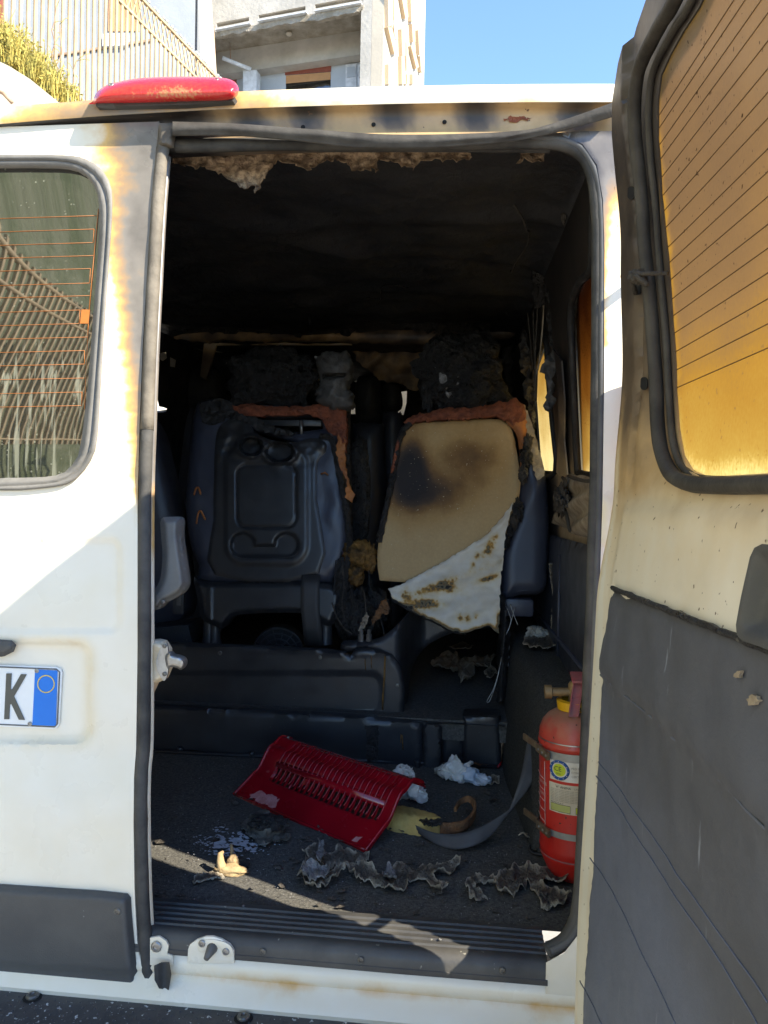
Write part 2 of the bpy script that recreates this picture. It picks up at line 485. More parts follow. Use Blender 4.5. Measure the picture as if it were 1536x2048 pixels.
m_brfoam = M('toasted_foam', (.28, .13, .045), 0.75, col2=(.12, .06, .03), scale=30, bump=0.9, bscale=120, bdist=0.008)
m_red = M('red_plastic', (.34, .004, .012), 0.22, col2=(.25, .003, .010), scale=7, coat=0.6, bump=0.06, bscale=30, rvar=0.08, bdist=0.003, streak=((.42, .16, .15), (9, 9, 30), 0.72))
m_redscuff = M('scuffed_pink', (.62, .30, .28), 0.6, col2=(.45, .15, .14), scale=60)
m_lens = M('red_lens', (.62, .004, .015), 0.16, col2=(.52, .01, .015), scale=9, coat=0.5, ramp=[(0, (.62, .006, .02)), (.5, (.60, .04, .03)), (.75, (.55, .26, .10)), (1, (.20, .12, .06))], rnoise=0.55, rscale=150, bump=0.25, bscale=140, bdist=0.006)
m_ext = M('extinguisher_red', (.62, .028, .012), 0.38, col2=(.52, .03, .014), scale=9, ramp=[(0, (.58, .018, .013)), (.4, (.52, .075, .048)), (.8, (.36, .17, .11)), (1, (.25, .17, .12))], rnoise=0.35, rscale=22, coat=0.05, rvar=.12, bump=0.12, bscale=70, bdist=0.003, speck=((.07, .03, .02), 110, 0.69), streak=((.45, .07, .05), (30, 30, 12), 0.62))
m_pinkred = M('faded_red_metal', (.42, .10, .11), 0.5, col2=(.30, .12, .12), scale=40)
m_brass = M('dusty_brass', (.40, .27, .12), 0.5, 0.5, col2=(.22, .15, .08), scale=40)
m_strap = M('tarnished_steel_clip', (.34, .27, .17), 0.42, 0.6, col2=(.18, .12, .08), scale=40, bump=0.2, bscale=120, bdist=0.003)
m_band = M('grey_steel_band', (.36, .36, .33), 0.5, 0.3, col2=(.25, .25, .23), scale=30)
m_label = M('paper_label', (.66, .60, .46), 0.7, col2=(.58, .50, .36), scale=30)
m_labelw = M('white_label', (.74, .72, .66), 0.65, col2=(.66, .60, .48), scale=40)
m_ink = M('dark_ink', (.05, .045, .04), 0.7)
m_inkgrey = M('grey_ink', (.28, .25, .2), 0.7)
m_yellow = M('yellow_tag', (.75, .42, .005), 0.5, col2=(.66, .36, .01), scale=40)
m_lime = M('pale_lime_print', (.60, .62, .20), 0.7)
m_lime2 = M('lime_print', (.56, .64, .03), 0.7)
m_blueink = M('blue_print', (.02, .09, .30), 0.6)
m_whiteink = M('white_print', (.75, .6, .55), 0.6)
m_belt = M('grey_webbing', (.058, .058, .062), 0.6, col2=(.085, .084, .084), scale=20, bump=0.3, bscale=300, bdist=0.002)
m_beltdk = M('dark_webbing', (.03, .03, .033), 0.6, col2=(.05, .048, .046), scale=12)
m_steel = M('zinc_steel', (.42, .42, .42), 0.38, 0.8, col2=(.26, .25, .23), scale=40, bump=0.1, bscale=100, bdist=0.002)
m_dksteel = M('dark_screw', (.09, .09, .088), 0.4, 0.6, col2=(.2, .19, .17), scale=150)
m_doorseal = M('sooty_gasket', (.038, .034, .030), 0.6, col2=(.075, .068, .058), scale=16, bump=0.4, bscale=70, bdist=0.004, spec=0.25)
m_lever = M('grey_lever_plastic', (.085, .084, .080), 0.5, col2=(.12, .115, .105), scale=22, bump=0.15, bscale=70, bdist=0.003)
m_ash = M('ashy_melted_trim', (.085, .075, .060), 0.7, ramp=[(0, (.075, .064, .052)), (.35, (.125, .104, .080)), (.7, (.34, .29, .215)), (1, (.46, .41, .32))], rnoise=0.55, rscale=55, scale=30, bump=1.0, bscale=110, bdist=0.012)
m_ashgrey = M('grey_ash', (.30, .29, .28), 0.85, col2=(.10, .095, .09), scale=60, bump=0.8, bscale=120, bdist=0.008)
m_tissue = M('white_tissue', (.80, .77, .70), 0.9, col2=(.62, .59, .52), scale=30, bump=0.2, bscale=120, bdist=0.003, sub=0.2)
m_tissueb = M('blue_marked_tissue', (.66, .70, .74), 0.9, col2=(.50, .58, .66), scale=22, bump=0.2, bscale=120, bdist=0.003)
m_tissuedk = M('dirty_tissue', (.50, .48, .42), 0.9, col2=(.30, .28, .23), scale=26, bump=0.3, bscale=120, bdist=0.003)
m_module = M('sooty_grey_plastic', (.16, .15, .125), 0.5, col2=(.03, .027, .022), scale=22, lo=0.42, hi=0.58, bump=0.5, bscale=60, bdist=0.006)
m_powder = M('white_powder', (.55, .57, .60), 0.95, col2=(.40, .42, .45), scale=60)
m_beige = M('beige_metal', (.50, .42, .29), 0.5, ramp=INNER, rnoise=0.3, rscale=9, scale=6, bump=0.1, bscale=40, bdist=0.004)
m_fabric = M('scorched_beige_fabric', (.42, .36, .27), 0.85, col2=(.20, .15, .10), scale=24, bump=0.6, bscale=60, bdist=0.008)
m_whiteink2 = M('plate_white', (.78, .79, .78), 0.35, col2=(.74, .75, .74), scale=20)
m_plateblue = M('plate_blue', (.005, .16, .62), 0.35, col2=(.008, .18, .66), scale=20)
m_plateblk = M('plate_letter_grey', (.10, .10, .085), 0.5)
m_platefr = M('plate_frame_grey', (.12, .12, .12), 0.4)
m_plateyel = M('plate_yellow', (.80, .60, .15), 0.4)
m_orange = M('orange_heater_print', (.42, .14, .025), 0.5)
m_brline = M('brown_heater_print', (.16, .09, .03), 0.6)
m_dark = M('dark_void', (.004, .004, .004), 0.9)
m_conc = M('weathered_concrete', (.52, .48, .42), 0.9, col2=(.38, .35, .30), scale=1.5, bump=0.4, bscale=12, bdist=0.03)
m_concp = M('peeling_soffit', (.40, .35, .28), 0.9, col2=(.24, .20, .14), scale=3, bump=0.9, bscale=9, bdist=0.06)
m_bounceyard = M('pale_bounce_yard', (.36, .335, .29), 0.9, col2=(.28, .26, .23), scale=0.7, bump=0.4, bscale=30, bdist=0.01)
m_houseg = M('shaded_house_render', (.27, .29, .32), 0.9, col2=(.21, .225, .245), scale=0.6, bump=0.3, bscale=12, bdist=0.02)
m_reflfill = M('reflection_fill', (.23, .235, .155), 0.95, col2=(.11, .135, .065), scale=1.4, bump=0.8, bscale=5, bdist=0.08)
m_plaster = M('pale_blue_plaster', (.46, .50, .54), 0.9, col2=(.40, .43, .46), scale=1.2, bump=0.3, bscale=18, bdist=0.02)
m_cream = M('cream_render', (.54, .47, .37), 0.85, col2=(.47, .41, .32), scale=0.8, bump=0.3, bscale=14, bdist=0.02)
m_tanfin = M('tan_fin', (.50, .38, .25), 0.85, col2=(.42, .32, .21), scale=1.5)
m_redwood = M('red_shutter', (.26, .07, .04), 0.6, col2=(.20, .05, .03), scale=5)
m_shutter = M('orange_roller_shutter', (.50, .26, .11), 0.6, col2=(.42, .22, .09), scale=5)
m_iron = M('cream_painted_iron', (.50, .37, .20), 0.6, col2=(.34, .24, .13), scale=3)
m_rust = M('rusty_iron', (.22, .12, .07), 0.8, col2=(.34, .25, .17), scale=6)
m_galv = M('galvanised_knob', (.5, .5, .48), 0.5, 0.4)
m_asph = M('asphalt', (.060, .060, .060), 0.9, col2=(.040, .040, .042), scale=2, bump=0.5, bscale=90, bdist=0.01)
m_earth = M('dry_earth', (.22, .17, .10), 0.95, col2=(.13, .10, .06), scale=2, bump=0.6, bscale=6, bdist=0.05)
m_grassy = M('yellow_grass', (.44, .34, .07), 0.8, col2=(.24, .22, .05), scale=9)
m_leaf = M('bush_leaf', (.09, .13, .025), 0.7, col2=(.045, .08, .018), scale=5)
m_bark = M('bark', (.10, .075, .05), 0.9)
m_greyglass = M('white_light_case', (.7, .72, .74), 0.4)
m_gasketg = M('grey_window_gasket', (.20, .19, .175), 0.7, col2=(.13, .125, .115), scale=10, bump=0.3, bscale=60, bdist=0.004, spec=0.25)
m_tile = M('grey_hide', (.11, .105, .10), 0.6, col2=(.05, .048, .046), scale=22, bump=0.5, bscale=80, bdist=0.008)

def glass_sooty(name, ramp, transl=0.75):
    """sooted glass: sun from outside glows through the deposit"""
    m = bpy.data.materials.new(name); m.use_nodes = True
    nt = m.node_tree; N = nt.nodes; L = nt.links
    N.remove(N['Principled BSDF']); out = N['Material Output']
    geo = N.new('ShaderNodeNewGeometry')
    at = N.new('ShaderNodeAttribute'); at.attribute_name = 'soot'
    mp = N.new('ShaderNodeMapping'); mp.inputs['Scale'].default_value = (110, 110, 60); L.new(geo.outputs['Position'], mp.inputs['Vector'])
    n1 = N.new('ShaderNodeTexNoise'); n1.inputs['Scale'].default_value = 3.0; n1.inputs['Detail'].default_value = 6; L.new(mp.outputs[0], n1.inputs['Vector'])
    n2 = N.new('ShaderNodeTexNoise'); n2.inputs['Scale'].default_value = 9.0; n2.inputs['Detail'].default_value = 7; L.new(geo.outputs['Position'], n2.inputs['Vector'])
    a1 = N.new('ShaderNodeMath'); a1.operation = 'MULTIPLY_ADD'; a1.inputs[1].default_value = 0.16
    L.new(n1.outputs['Fac'], a1.inputs[0]); L.new(at.outputs['Fac'], a1.inputs[2])
    a2 = N.new('ShaderNodeMath'); a2.operation = 'MULTIPLY_ADD'; a2.inputs[1].default_value = 0.18
    L.new(n2.outputs['Fac'], a2.inputs[0]); L.new(a1.outputs[0], a2.inputs[2])
    a3 = N.new('ShaderNodeMath'); a3.operation = 'SUBTRACT'; a3.inputs[1].default_value = 0.17; L.new(a2.outputs[0], a3.inputs[0])
    cr = N.new('ShaderNodeValToRGB'); e = cr.color_ramp.elements
    while len(e) < len(ramp): e.new(0.5)
    for el, (p, c) in zip(e, ramp): el.position = p; el.color = (*c, 1)
    n4 = N.new('ShaderNodeTexNoise'); n4.inputs['Scale'].default_value = 130; n4.inputs['Detail'].default_value = 3; L.new(geo.outputs['Position'], n4.inputs['Vector'])
    r4 = N.new('ShaderNodeMapRange'); r4.inputs[1].default_value = 0.66; r4.inputs[2].default_value = 0.74; r4.inputs[4].default_value = 0.30; L.new(n4.outputs['Fac'], r4.inputs[0])
    n5 = N.new('ShaderNodeTexNoise'); n5.inputs['Scale'].default_value = 260; n5.inputs['Detail'].default_value = 2; L.new(geo.outputs['Position'], n5.inputs['Vector'])
    a4 = N.new('ShaderNodeMath'); a4.operation = 'MULTIPLY_ADD'; a4.inputs[1].default_value = 0.12; L.new(n5.outputs['Fac'], a4.inputs[0]); L.new(a3.outputs[0], a4.inputs[2])
    a5 = N.new('ShaderNodeMath'); a5.operation = 'ADD'; L.new(a4.outputs[0], a5.inputs[0]); L.new(r4.outputs[0], a5.inputs[1])
    a6 = N.new('ShaderNodeMath'); a6.operation = 'SUBTRACT'; a6.inputs[1].default_value = 0.06; L.new(a5.outputs[0], a6.inputs[0])
    L.new(a6.outputs[0], cr.inputs[0])
    tr = N.new('ShaderNodeBsdfTranslucent'); df = N.new('ShaderNodeBsdfDiffuse'); gl = N.new('ShaderNodeBsdfGlossy')
    gl.inputs['Roughness'].default_value = 0.25
    L.new(cr.outputs[0], tr.inputs['Color']); L.new(cr.outputs[0], df.inputs['Color'])
    x1 = N.new('ShaderNodeMixShader'); x1.inputs[0].default_value = transl
    L.new(df.outputs[0], x1.inputs[1]); L.new(tr.outputs[0], x1.inputs[2])
    x2 = N.new('ShaderNodeMixShader'); x2.inputs[0].default_value = 0.04
    L.new(x1.outputs[0], x2.inputs[1]); L.new(gl.outputs[0], x2.inputs[2])
    L.new(x2.outputs[0], out.inputs[0])
    return m
SOOTG = [(0, (.74, .70, .45)), (.12, (.52, .41, .17)), (.28, (.47, .33, .115)), (.45, (.37, .27, .155)), (.7, (.285, .215, .150)), (.9, (.06, .035, .02)), (1, (.02, .015, .012))]
m_gdoor = glass_sooty('sooted_door_glass', SOOTG, 0.78)
m_gside = glass_sooty('sooted_side_glass', [(0, (.62, .56, .38)), (.2, (.40, .30, .13)), (.45, (.22, .125, .04)), (.7, (.075, .035, .015)), (1, (.02, .012, .01))], 0.85)
def glass_dark(name):
    m = bpy.data.materials.new(name); m.use_nodes = True
    nt = m.node_tree; N = nt.nodes; L = nt.links; N.remove(N['Principled BSDF']); out = N['Material Output']
    geo = N.new('ShaderNodeNewGeometry')
    fr = N.new('ShaderNodeFresnel'); fr.inputs['IOR'].default_value = 1.6
    ma = N.new('ShaderNodeMath'); ma.operation = 'MULTIPLY_ADD'; ma.inputs[1].default_value = 1.1; ma.inputs[2].default_value = 0.16; L.new(fr.outputs[0], ma.inputs[0])
    gl = N.new('ShaderNodeBsdfGlossy'); gl.inputs['Roughness'].default_value = 0.015
    bk = N.new('ShaderNodeBsdfDiffuse'); bk.inputs['Color'].default_value = (.018, .017, .014, 1)
    tp = N.new('ShaderNodeBsdfTransparent'); tp.inputs['Color'].default_value = (.25, .24, .2, 1)
    b0 = N.new('ShaderNodeMixShader'); b0.inputs[0].default_value = 0.3; L.new(bk.outputs[0], b0.inputs[1]); L.new(tp.outputs[0], b0.inputs[2])
    x1 = N.new('ShaderNodeMixShader'); L.new(ma.outputs[0], x1.inputs[0]); L.new(b0.outputs[0], x1.inputs[1]); L.new(gl.outputs[0], x1.inputs[2])
    # dried water spots and dust
    sp = N.new('ShaderNodeTexVoronoi'); sp.inputs['Scale'].default_value = 95; L.new(geo.outputs['Position'], sp.inputs['Vector'])
    nn = N.new('ShaderNodeTexNoise'); nn.inputs['Scale'].default_value = 16; nn.inputs['Detail'].default_value = 4; L.new(geo.outputs['Position'], nn.inputs['Vector'])
    r1 = N.new('ShaderNodeMapRange'); r1.inputs[1].default_value = 0.20; r1.inputs[2].default_value = 0.14; L.new(sp.outputs['Distance'], r1.inputs[0])
    r2 = N.new('ShaderNodeMapRange'); r2.inputs[1].default_value = 0.48; r2.inputs[2].default_value = 0.64; L.new(nn.outputs['Fac'], r2.inputs[0])
    mm = N.new('ShaderNodeMath'); mm.operation = 'MULTIPLY'; L.new(r1.outputs[0], mm.inputs[0]); L.new(r2.outputs[0], mm.inputs[1])
    # runs of dried dirt on the lower half
    mp = N.new('ShaderNodeMapping'); mp.inputs['Scale'].default_value = (95, 95, 5.5); L.new(geo.outputs['Position'], mp.inputs['Vector'])
    n3 = N.new('ShaderNodeTexNoise'); n3.inputs['Scale'].default_value = 1.0; n3.inputs['Detail'].default_value = 5; n3.inputs['Distortion'].default_value = 0.6; L.new(mp.outputs[0], n3.inputs['Vector'])
    r3 = N.new('ShaderNodeMapRange'); r3.inputs[1].default_value = 0.56; r3.inputs[2].default_value = 0.63; L.new(n3.outputs['Fac'], r3.inputs[0])
    at = N.new('ShaderNodeAttribute'); at.attribute_name = 'soot'
    m4 = N.new('ShaderNodeMath'); m4.operation = 'MULTIPLY'; L.new(r3.outputs[0], m4.inputs[0]); L.new(at.outputs['Fac'], m4.inputs[1])
    ad = N.new('ShaderNodeMath'); ad.operation = 'MAXIMUM'; L.new(mm.outputs[0], ad.inputs[0]); L.new(m4.outputs[0], ad.inputs[1])
    m5 = N.new('ShaderNodeMath'); m5.operation = 'MULTIPLY'; m5.inputs[1].default_value = 0.4; L.new(ad.outputs[0], m5.inputs[0])
    du = N.new('ShaderNodeBsdfDiffuse'); du.inputs['Color'].default_value = (.34, .34, .26, 1)
    x2 = N.new('ShaderNodeMixShader'); L.new(m5.outputs[0], x2.inputs[0]); L.new(x1.outputs[0], x2.inputs[1]); L.new(du.outputs[0], x2.inputs[2])
    L.new(x2.outputs[0], out.inputs[0])
    return m
m_gdark = glass_dark('dark_reflecting_glass')

# ================================================================== the place around the van
def grid(name, x0, x1, y0, y1, n, zf, mat, parent=None):
    vs = []; fs = []
    for j in range(n + 1):
        for i in range(n + 1):
            x = lerp(x0, x1, i / n); y = lerp(y0, y1, j / n); vs.append((x, y, zf(x, y)))
    for j in range(n):
        for i in range(n): a = j * (n + 1) + i; fs.append((a, a + 1, a + n + 2, a + n + 1))
    return obj(name, vs, fs, mat, parent, True)
g = grid('ground', -400, 400, -400, 400, 8, lambda x, y: -0.02, m_earth); g['kind'] = 'structure'
rd = grid('bounce_pavement', -7.5, 60, -60, 60, 6, lambda x, y: -0.012, m_bounceyard); rd['kind'] = 'structure'  # unseen ground, made pale to bounce sunlight into the van

# ---- retaining wall that carries the iron fence (left, ahead of the van)
FA = PDEP(140, 187, 10.3); FB0 = PDEP(433, 1024, 14.2)
FDIR = Vector((FB0.x - FA.x, FB0.y - FA.y, 0)).normalized()
FZ0 = FA.z; FN = Vector((FDIR.y, -FDIR.x, 0))
wl = empty('retaining_wall', FA - Vector((0, 0, FA.z)), 'pale concrete retaining wall below the iron fence, uphill of the van', 'wall')
pA = FA - FDIR * 9; pB = FA + FDIR * 8
prism('wall_face', [Vector((pA.x, pA.y, -0.05)), Vector((pB.x, pB.y, -0.05)), Vector((pB.x, pB.y, FZ0 - 0.35)), Vector((pA.x, pA.y, FZ0 - 0.35))], -FN * 0.5, m_conc, wl)
# sloping pale coping at the left edge
cp = [PDEP(-60, 95, 8.2), PDEP(18, 132, 8.2), PDEP(60, 158, 8.2), PDEP(118, 205, 8.2), PDEP(118, 330, 8.2), PDEP(-60, 330, 8.2)]
prism('coping_slope', cp, Vector((-0.6, 0.35, 0.0)), m_cream, wl)
tube('pipe', [PDEP(-30, 172, 8.05), PDEP(6, 186, 8.05), PDEP(24, 205, 8.05)], 0.02, m_rust, wl)

# ---- iron fence: every bar its own piece
fe = empty('iron_fence', Vector((FA.x, FA.y, FZ0)), 'cream iron bar fence with round knobs on its lattice top rail', 'fence')
FH = 2.22
barm = rawmesh('fence_bar', *bevbox((0, 0, 0), (0.046, 0.030, 1.0), 0.004, 1), m_iron)
knob = None
def fpt(s, z): return Vector((FA.x, FA.y, 0)) + FDIR * s + Vector((0, 0, z))
ang = math.atan2(FDIR.y, FDIR.x)
S0, S1, PITCHB = -2.6, 5.2, 0.122
nb = int((S1 - S0) / PITCHB)
for i in range(nb + 1):
    s = S0 + i * PITCHB
    o = put('fence_bar', barm, fe)
    h = FH - 0.36 + 0.10
    rot = Matrix.Rotation(ang, 4, 'Z')
    lean = Matrix.Rotation(R(random.uniform(-0.35, 0.35)), 4, 'Y')
    o.matrix_basis = Matrix.Translation(fpt(s, FZ0 - 0.08 + h / 2 + 0.02)) @ rot @ lean @ Matrix.Diagonal((1, 1, h, 1))
def rail(name, z, w, h, mat=m_iron):
    a = fpt(S0 - 0.1, z); b = fpt(S1 + 0.1, z)
    box(name, (a + b) / 2, ((b - a).length, w, h), mat, fe, 0.004, (FDIR, FN, Vector((0, 0, 1))))
rail('bottom_rail', FZ0 + 0.02, 0.04, 0.05, m_rust); rail('lower_top_rail', FZ0 + FH - 0.36, 0.045, 0.04); rail('top_rail', FZ0 + FH, 0.05, 0.04)
latm = rawmesh('lattice_bar', *bevbox((0, 0, 0), (0.014, 0.014, 1.0), 0, 1), m_iron)
kb = bmesh.new(); bmesh.ops.create_icosphere(kb, subdivisions=2, radius=0.032); knm = bpy.data.meshes.new('knob'); kb.to_mesh(knm); kb.free(); knm.materials.append(m_galv)
for i in range(int((S1 - S0) / 0.244)):
    s = S0 + i * 0.244
    for (sa, sb) in ((s, s + 0.122), (s + 0.122, s), (s + 0.122, s + 0.244), (s + 0.244, s + 0.122)):
        a = fpt(sa, FZ0 + FH - 0.34); b = fpt(sb, FZ0 + FH - 0.02); d = b - a
        o = put('lattice_bar', latm, fe)
        o.matrix_basis = Matrix.Translation((a + b) / 2) @ d.to_track_quat('Z', 'Y').to_matrix().to_4x4() @ Matrix.Diagonal((1, 1, d.length, 1))
    o = put('knob', knm, fe); o.matrix_basis = Matrix.Translation(fpt(s + 0.06, FZ0 + FH + 0.06))
    o = put('knob', knm, fe); o.matrix_basis = Matrix.Translation(fpt(s + 0.15, FZ0 + FH + 0.06))
box('end_post', fpt(S1 + 0.12, FZ0 + 0.95), (0.06, 0.06, 2.3), m_iron, fe, 0.006, (FDIR, FN, Vector((0, 0, 1))))

# ---- weeds on the wall edge in front of the fence
def weed(name, root, n, spread, h, label, grp, seed, mat=m_grassy):
    rnd = random.Random(seed); e = empty(name, root, label, 'plant', grp)
    vs = []; fs = []
    for i in range(n):
        b = root + FDIR * rnd.uniform(-spread, spread) + FN * rnd.uniform(-0.05, 0.15)
        hh = h * rnd.uniform(0.4, 1.0); bend = Vector((rnd.uniform(-1, 1), rnd.uniform(-1, 1), 0)) * 0.35 * hh
        w = Vector((rnd.uniform(-1, 1), rnd.uniform(-0.4, 0.4), 0)).normalized() * rnd.uniform(0.004, 0.009)
        k = len(vs); pts = [b, b + bend * 0.3 + Vector((0, 0, hh * 0.6)), b + bend + Vector((0, 0, hh))]
        for j, p in enumerate(pts):
            ww = w * (1, 0.9, 0.2)[j]; vs += [p - ww, p + ww]
        fs += [(k, k + 1, k + 3, k + 2), (k + 2, k + 3, k + 5, k + 4)]
        for q in range(rnd.randint(2, 5)):
            t = rnd.uniform(0.25, 1); p = b + bend * t * t + Vector((0, 0, hh * t)); d = Vector((rnd.uniform(-1, 1), rnd.uniform(-1, 1), rnd.uniform(-0.3, 0.8))) * 0.045
            w2 = d.orthogonal().normalized() * 0.012; k = len(vs)
            vs += [p, p + d * 0.5 + w2, p + d, p + d * 0.5 - w2]; fs.append((k, k + 1, k + 2, k + 3))
    obj('leaves', vs, fs, mat, e, False, False)
for i, (px, py, n, h) in enumerate([(4, 118, 260, 0.55), (38, 140, 230, 0.46), (78, 172, 200, 0.42), (112, 196, 150, 0.36)]):
    weed('weed_plant', PDEP(px, py + 8, 8.9), n, 0.26, h,
         ['tall yellow weed tuft at the left end of the pale coping', 'yellow green weed tuft second from the left on the coping', 'yellow weed tuft third from the left by the fence foot', 'small dry weed tuft nearest the red brake light'][i], 'weeds along the coping', 40 + i)
for i, (px, py) in enumerate([(108, 60), (122, 95), (150, 160)]):
    e = empty('dry_stalk', PDEP(px, 190, 9.3), ['tall dry stalk climbing the fence bars above the coping', 'thin dry stalk leaning on the fence, middle one', 'short dry stalk low on the fence bars'][i], 'plant', 'dry stalks on the fence')
    rnd = random.Random(i); b = PDEP(px - 8, 196, 9.3); t = PDEP(px, py - 40, 9.3)
    pts = [b.lerp(t, k / 8) + Vector((rnd.uniform(-1, 1), 0, rnd.uniform(-1, 1))) * 0.04 for k in range(9)]
    tube('stem', pts, 0.006, m_rust, e, 5)
    for k in range(2, 9):
        d = Vector((rnd.uniform(-1, 1), rnd.uniform(-.5, .5), rnd.uniform(0, 0.8))) * 0.16
        tube('twig', [pts[k], pts[k] + d * 0.6 + Vector((0, 0, .02)), pts[k] + d], 0.0035, m_grassy, e, 4)

# ---- house behind the fence, its shade put into the grey-blue colour
hb = empty('shaded_house', PDEP(250, 1024, 19) - Vector((0, 0, 1.4)), 'house wall behind the iron fence, shade painted into its grey blue', 'building')
a0 = PDEP(-120, 1024, 18.5); a1 = PDEP(372, 1024, 19.5); a0.z = a1.z = 0
prism('wall', [a0, a1, a1 + Vector((0, 0, 24)), a0 + Vector((0, 0, 24))], Vector((-1.5, 6, 0)), m_houseg, hb)
def onhouse(px, py, off):
    n = (a1 - a0).cross(Vector((0, 0, 1))).normalized()
    if n.y > 0: n = -n
    return PPL(px, py, a0 + n * off, n)
prism('roller_shutter', [onhouse(218, -30, .03), onhouse(280, -30, .03), onhouse(278, 62, .03), onhouse(216, 62, .03)], Vector((0, .05, 0)), m_shutter, hb)
prism('window_sill', [onhouse(205, 68, .12), onhouse(250, 66, .12), onhouse(250, 90, .12), onhouse(205, 92, .12)], Vector((0, .15, 0)), m_greyglass, hb)
prism('wall_pipe', [onhouse(60, 116, .06), onhouse(300, 78, .06), onhouse(300, 82, .06), onhouse(60, 120, .06)], Vector((0, .05, 0)), m_rust, hb)
prism('dark_window', [onhouse(-20, -20, .03), onhouse(6, -20, .03), onhouse(6, 75, .03), onhouse(-20, 75, .03)], Vector((0, .05, 0)), m_redwood, hb)
# bright front of the next house (seen between fence and flats)
prism('pale_strip', [onhouse(395, -60, .02), onhouse(412, -60, .02), onhouse(430, 200, .02), onhouse(405, 200, .02)], Vector((0, .3, 0)), m_cream, hb)

# ---- block of flats
BC = PDEP(748, 1024, 20.0); BC.z = 0
E1 = Vector((-0.986, 0.167, 0)); E2 = Vector((0.167, 0.986, 0))
fl = empty('apartment_block', BC, 'cream apartment block with deep balcony and slotted parapet against the sky', 'building')
def PBf(px, py, off=0.0): return PPL(px, py, BC + E2 * off, E2)          # front plane
def PBs(px, py, off=0.0): return PPL(px, py, BC - E1 * off, E1)          # side plane
def fz(px, py, off=0.0): return PBf(px, py, off).z
Zpar = fz(700, 20); Zbeam = fz(700, 112, 1.2); Zsof = fz(700, 64, 1.2)
def bx(name, a0_, a1_, b0_, b1_, z0, z1, mat, par=None):
    p = BC + E1 * ((a0_ + a1_) / 2) + E2 * ((b0_ + b1_) / 2) + Vector((0, 0, (z0 + z1) / 2))
    return box(name, p, (abs(a1_ - a0_), abs(b1_ - b0_), abs(z1 - z0)), mat, par or fl, 0, (E1, E2, Vector((0, 0, 1))))
bx('side_wall', 0.0, 0.32, 0.0, 4.65, 0, 22, m_cream)
bx('corner_pillar', 0.325, 0.62, 0.0, 0.3, 0, 22, m_conc)
bx('back_wall', 0.33, 7, 1.55, 1.8, 0, 22, m_plaster)
bx('beam', 0.33, 7, 1.2, 1.54, Zbeam, Zsof - .002, m_conc)
bx('soffit', 0.33, 7, 0.12, 1.54, Zsof, Zsof + 0.22, m_concp)
sheet('parapet', [(412, -60), (727, -120), (727, 14), (700, 20), (412, 72)], lambda u, v, d: PBf(u, v, 0.0), 12, m_conc, fl, 0.14, E2,
      holes=[[(433, 46), (498, 34), (498, 42), (433, 55)], [(517, 30), (611, 12), (611, 20), (517, 37)], [(630, 9), (719, -9), (719, 1), (630, 17)]], smooth=False)
for q in ([(430, 57), (500, 43), (500, 46), (430, 60)], [(515, 39), (613, 21), (613, 24), (515, 42)], [(628, 19), (722, 2), (722, 5), (628, 22)]):
    prism('parapet_ledge', [PBf(u, v, -0.12) for u, v in q], E2 * 0.11, m_greyglass, fl)
def crumb(seed):
    q = [(420, 70)]
    for i in range(33): u = 430 + i * 9; q.append((u, 70 - (u - 420) * 0.178 + 5 + 7 * abs(fbm(u / 30, seed)) * (1 if u > 470 else .4)))
    return q + [(727, 13), (727, 10), (420, 66)]
sheet('spalled_edge', crumb(3.3), lambda u, v, d: PBf(u, v, -0.03) + Vector((0, 0, .03 * fbm(u / 9, v / 9))), 5, m_concp, fl, 0.12, E2)
prism('shutter_head', [PBf(u, v, 1.53) for u, v in [(570, 127), (662, 119), (662, 143), (570, 150)]], E2 * 0.015, m_redwood, fl)
sh = prism('roller_shutter', [PBf(u, v, 1.525) for u, v in [(572, 151), (661, 144), (661, 159), (572, 167)]], E2 * 0.02, m_shutter, fl)
prism('window_glass', [PBf(u, v, 1.535) for u, v in [(572, 167), (661, 159), (661, 215), (572, 215)]], E2 * 0.012, m_gdark, fl)
prism('small_red_shutter', [PBf(u, v, 1.53) for u, v in [(446, 139), (473, 137), (473, 230), (446, 230)]], E2 * 0.015, m_redwood, fl)
for a, b in ((691, 713), (715, 729)):
    w = prism('white_shutter', [PBf(u, v, 1.5) for u, v in [(a, 129), (b, 127), (b, 200), (a, 200)]], E2 * 0.04, m_greyglass, fl)
    prism('shutter_panel', [PBf(u, v, 1.48) for u, v in [(a + 3, 134), (b - 3, 133), (b - 3, 153), (a + 3, 155)]], E2 * 0.018, m_plaster, w)
prism('meter_box', [PBf(u, v, 1.0) for u, v in [(486, 141), (513, 140), (513, 220), (486, 220)]], E2 * 0.25, m_greyglass, fl)
tube('awning_tube', [PBf(445, 116, .6), PBf(502, 139, 1.0)], 0.055, m_greyglass, fl, 10)
tube('lamp_rod', [PBf(460, 85, .7), PBf(461, 118, .7)], 0.012, m_rust, fl, 5)
blob('ceiling_lamp', PBf(578, 68, .75), (0.09, 0.09, 0.05), m_cream, fl, 2, 0.0)
tube('balcony_rail', [PBf(384, 2, -.1), PBf(427, 55, -.1), PBf(432, 150, -.1)], 0.02, m_rust, fl, 6)
tube('balcony_rail', [PBf(362, 63, -.1), PBf(427, 52, -.1)], 0.02, m_rust, fl, 6)
tube('balcony_rail', [PBf(386, 0, -.1), PBf(392, 108, -.1)], 0.016, m_rust, fl, 6)
for k in range(9):
    u = 366 + k * 7
    tube('mesh_wire', [PBf(u, 62 - k, -.1), PBf(u + 4, 118 + 4 * k, -.1)], 0.004, m_galv, fl, 4)
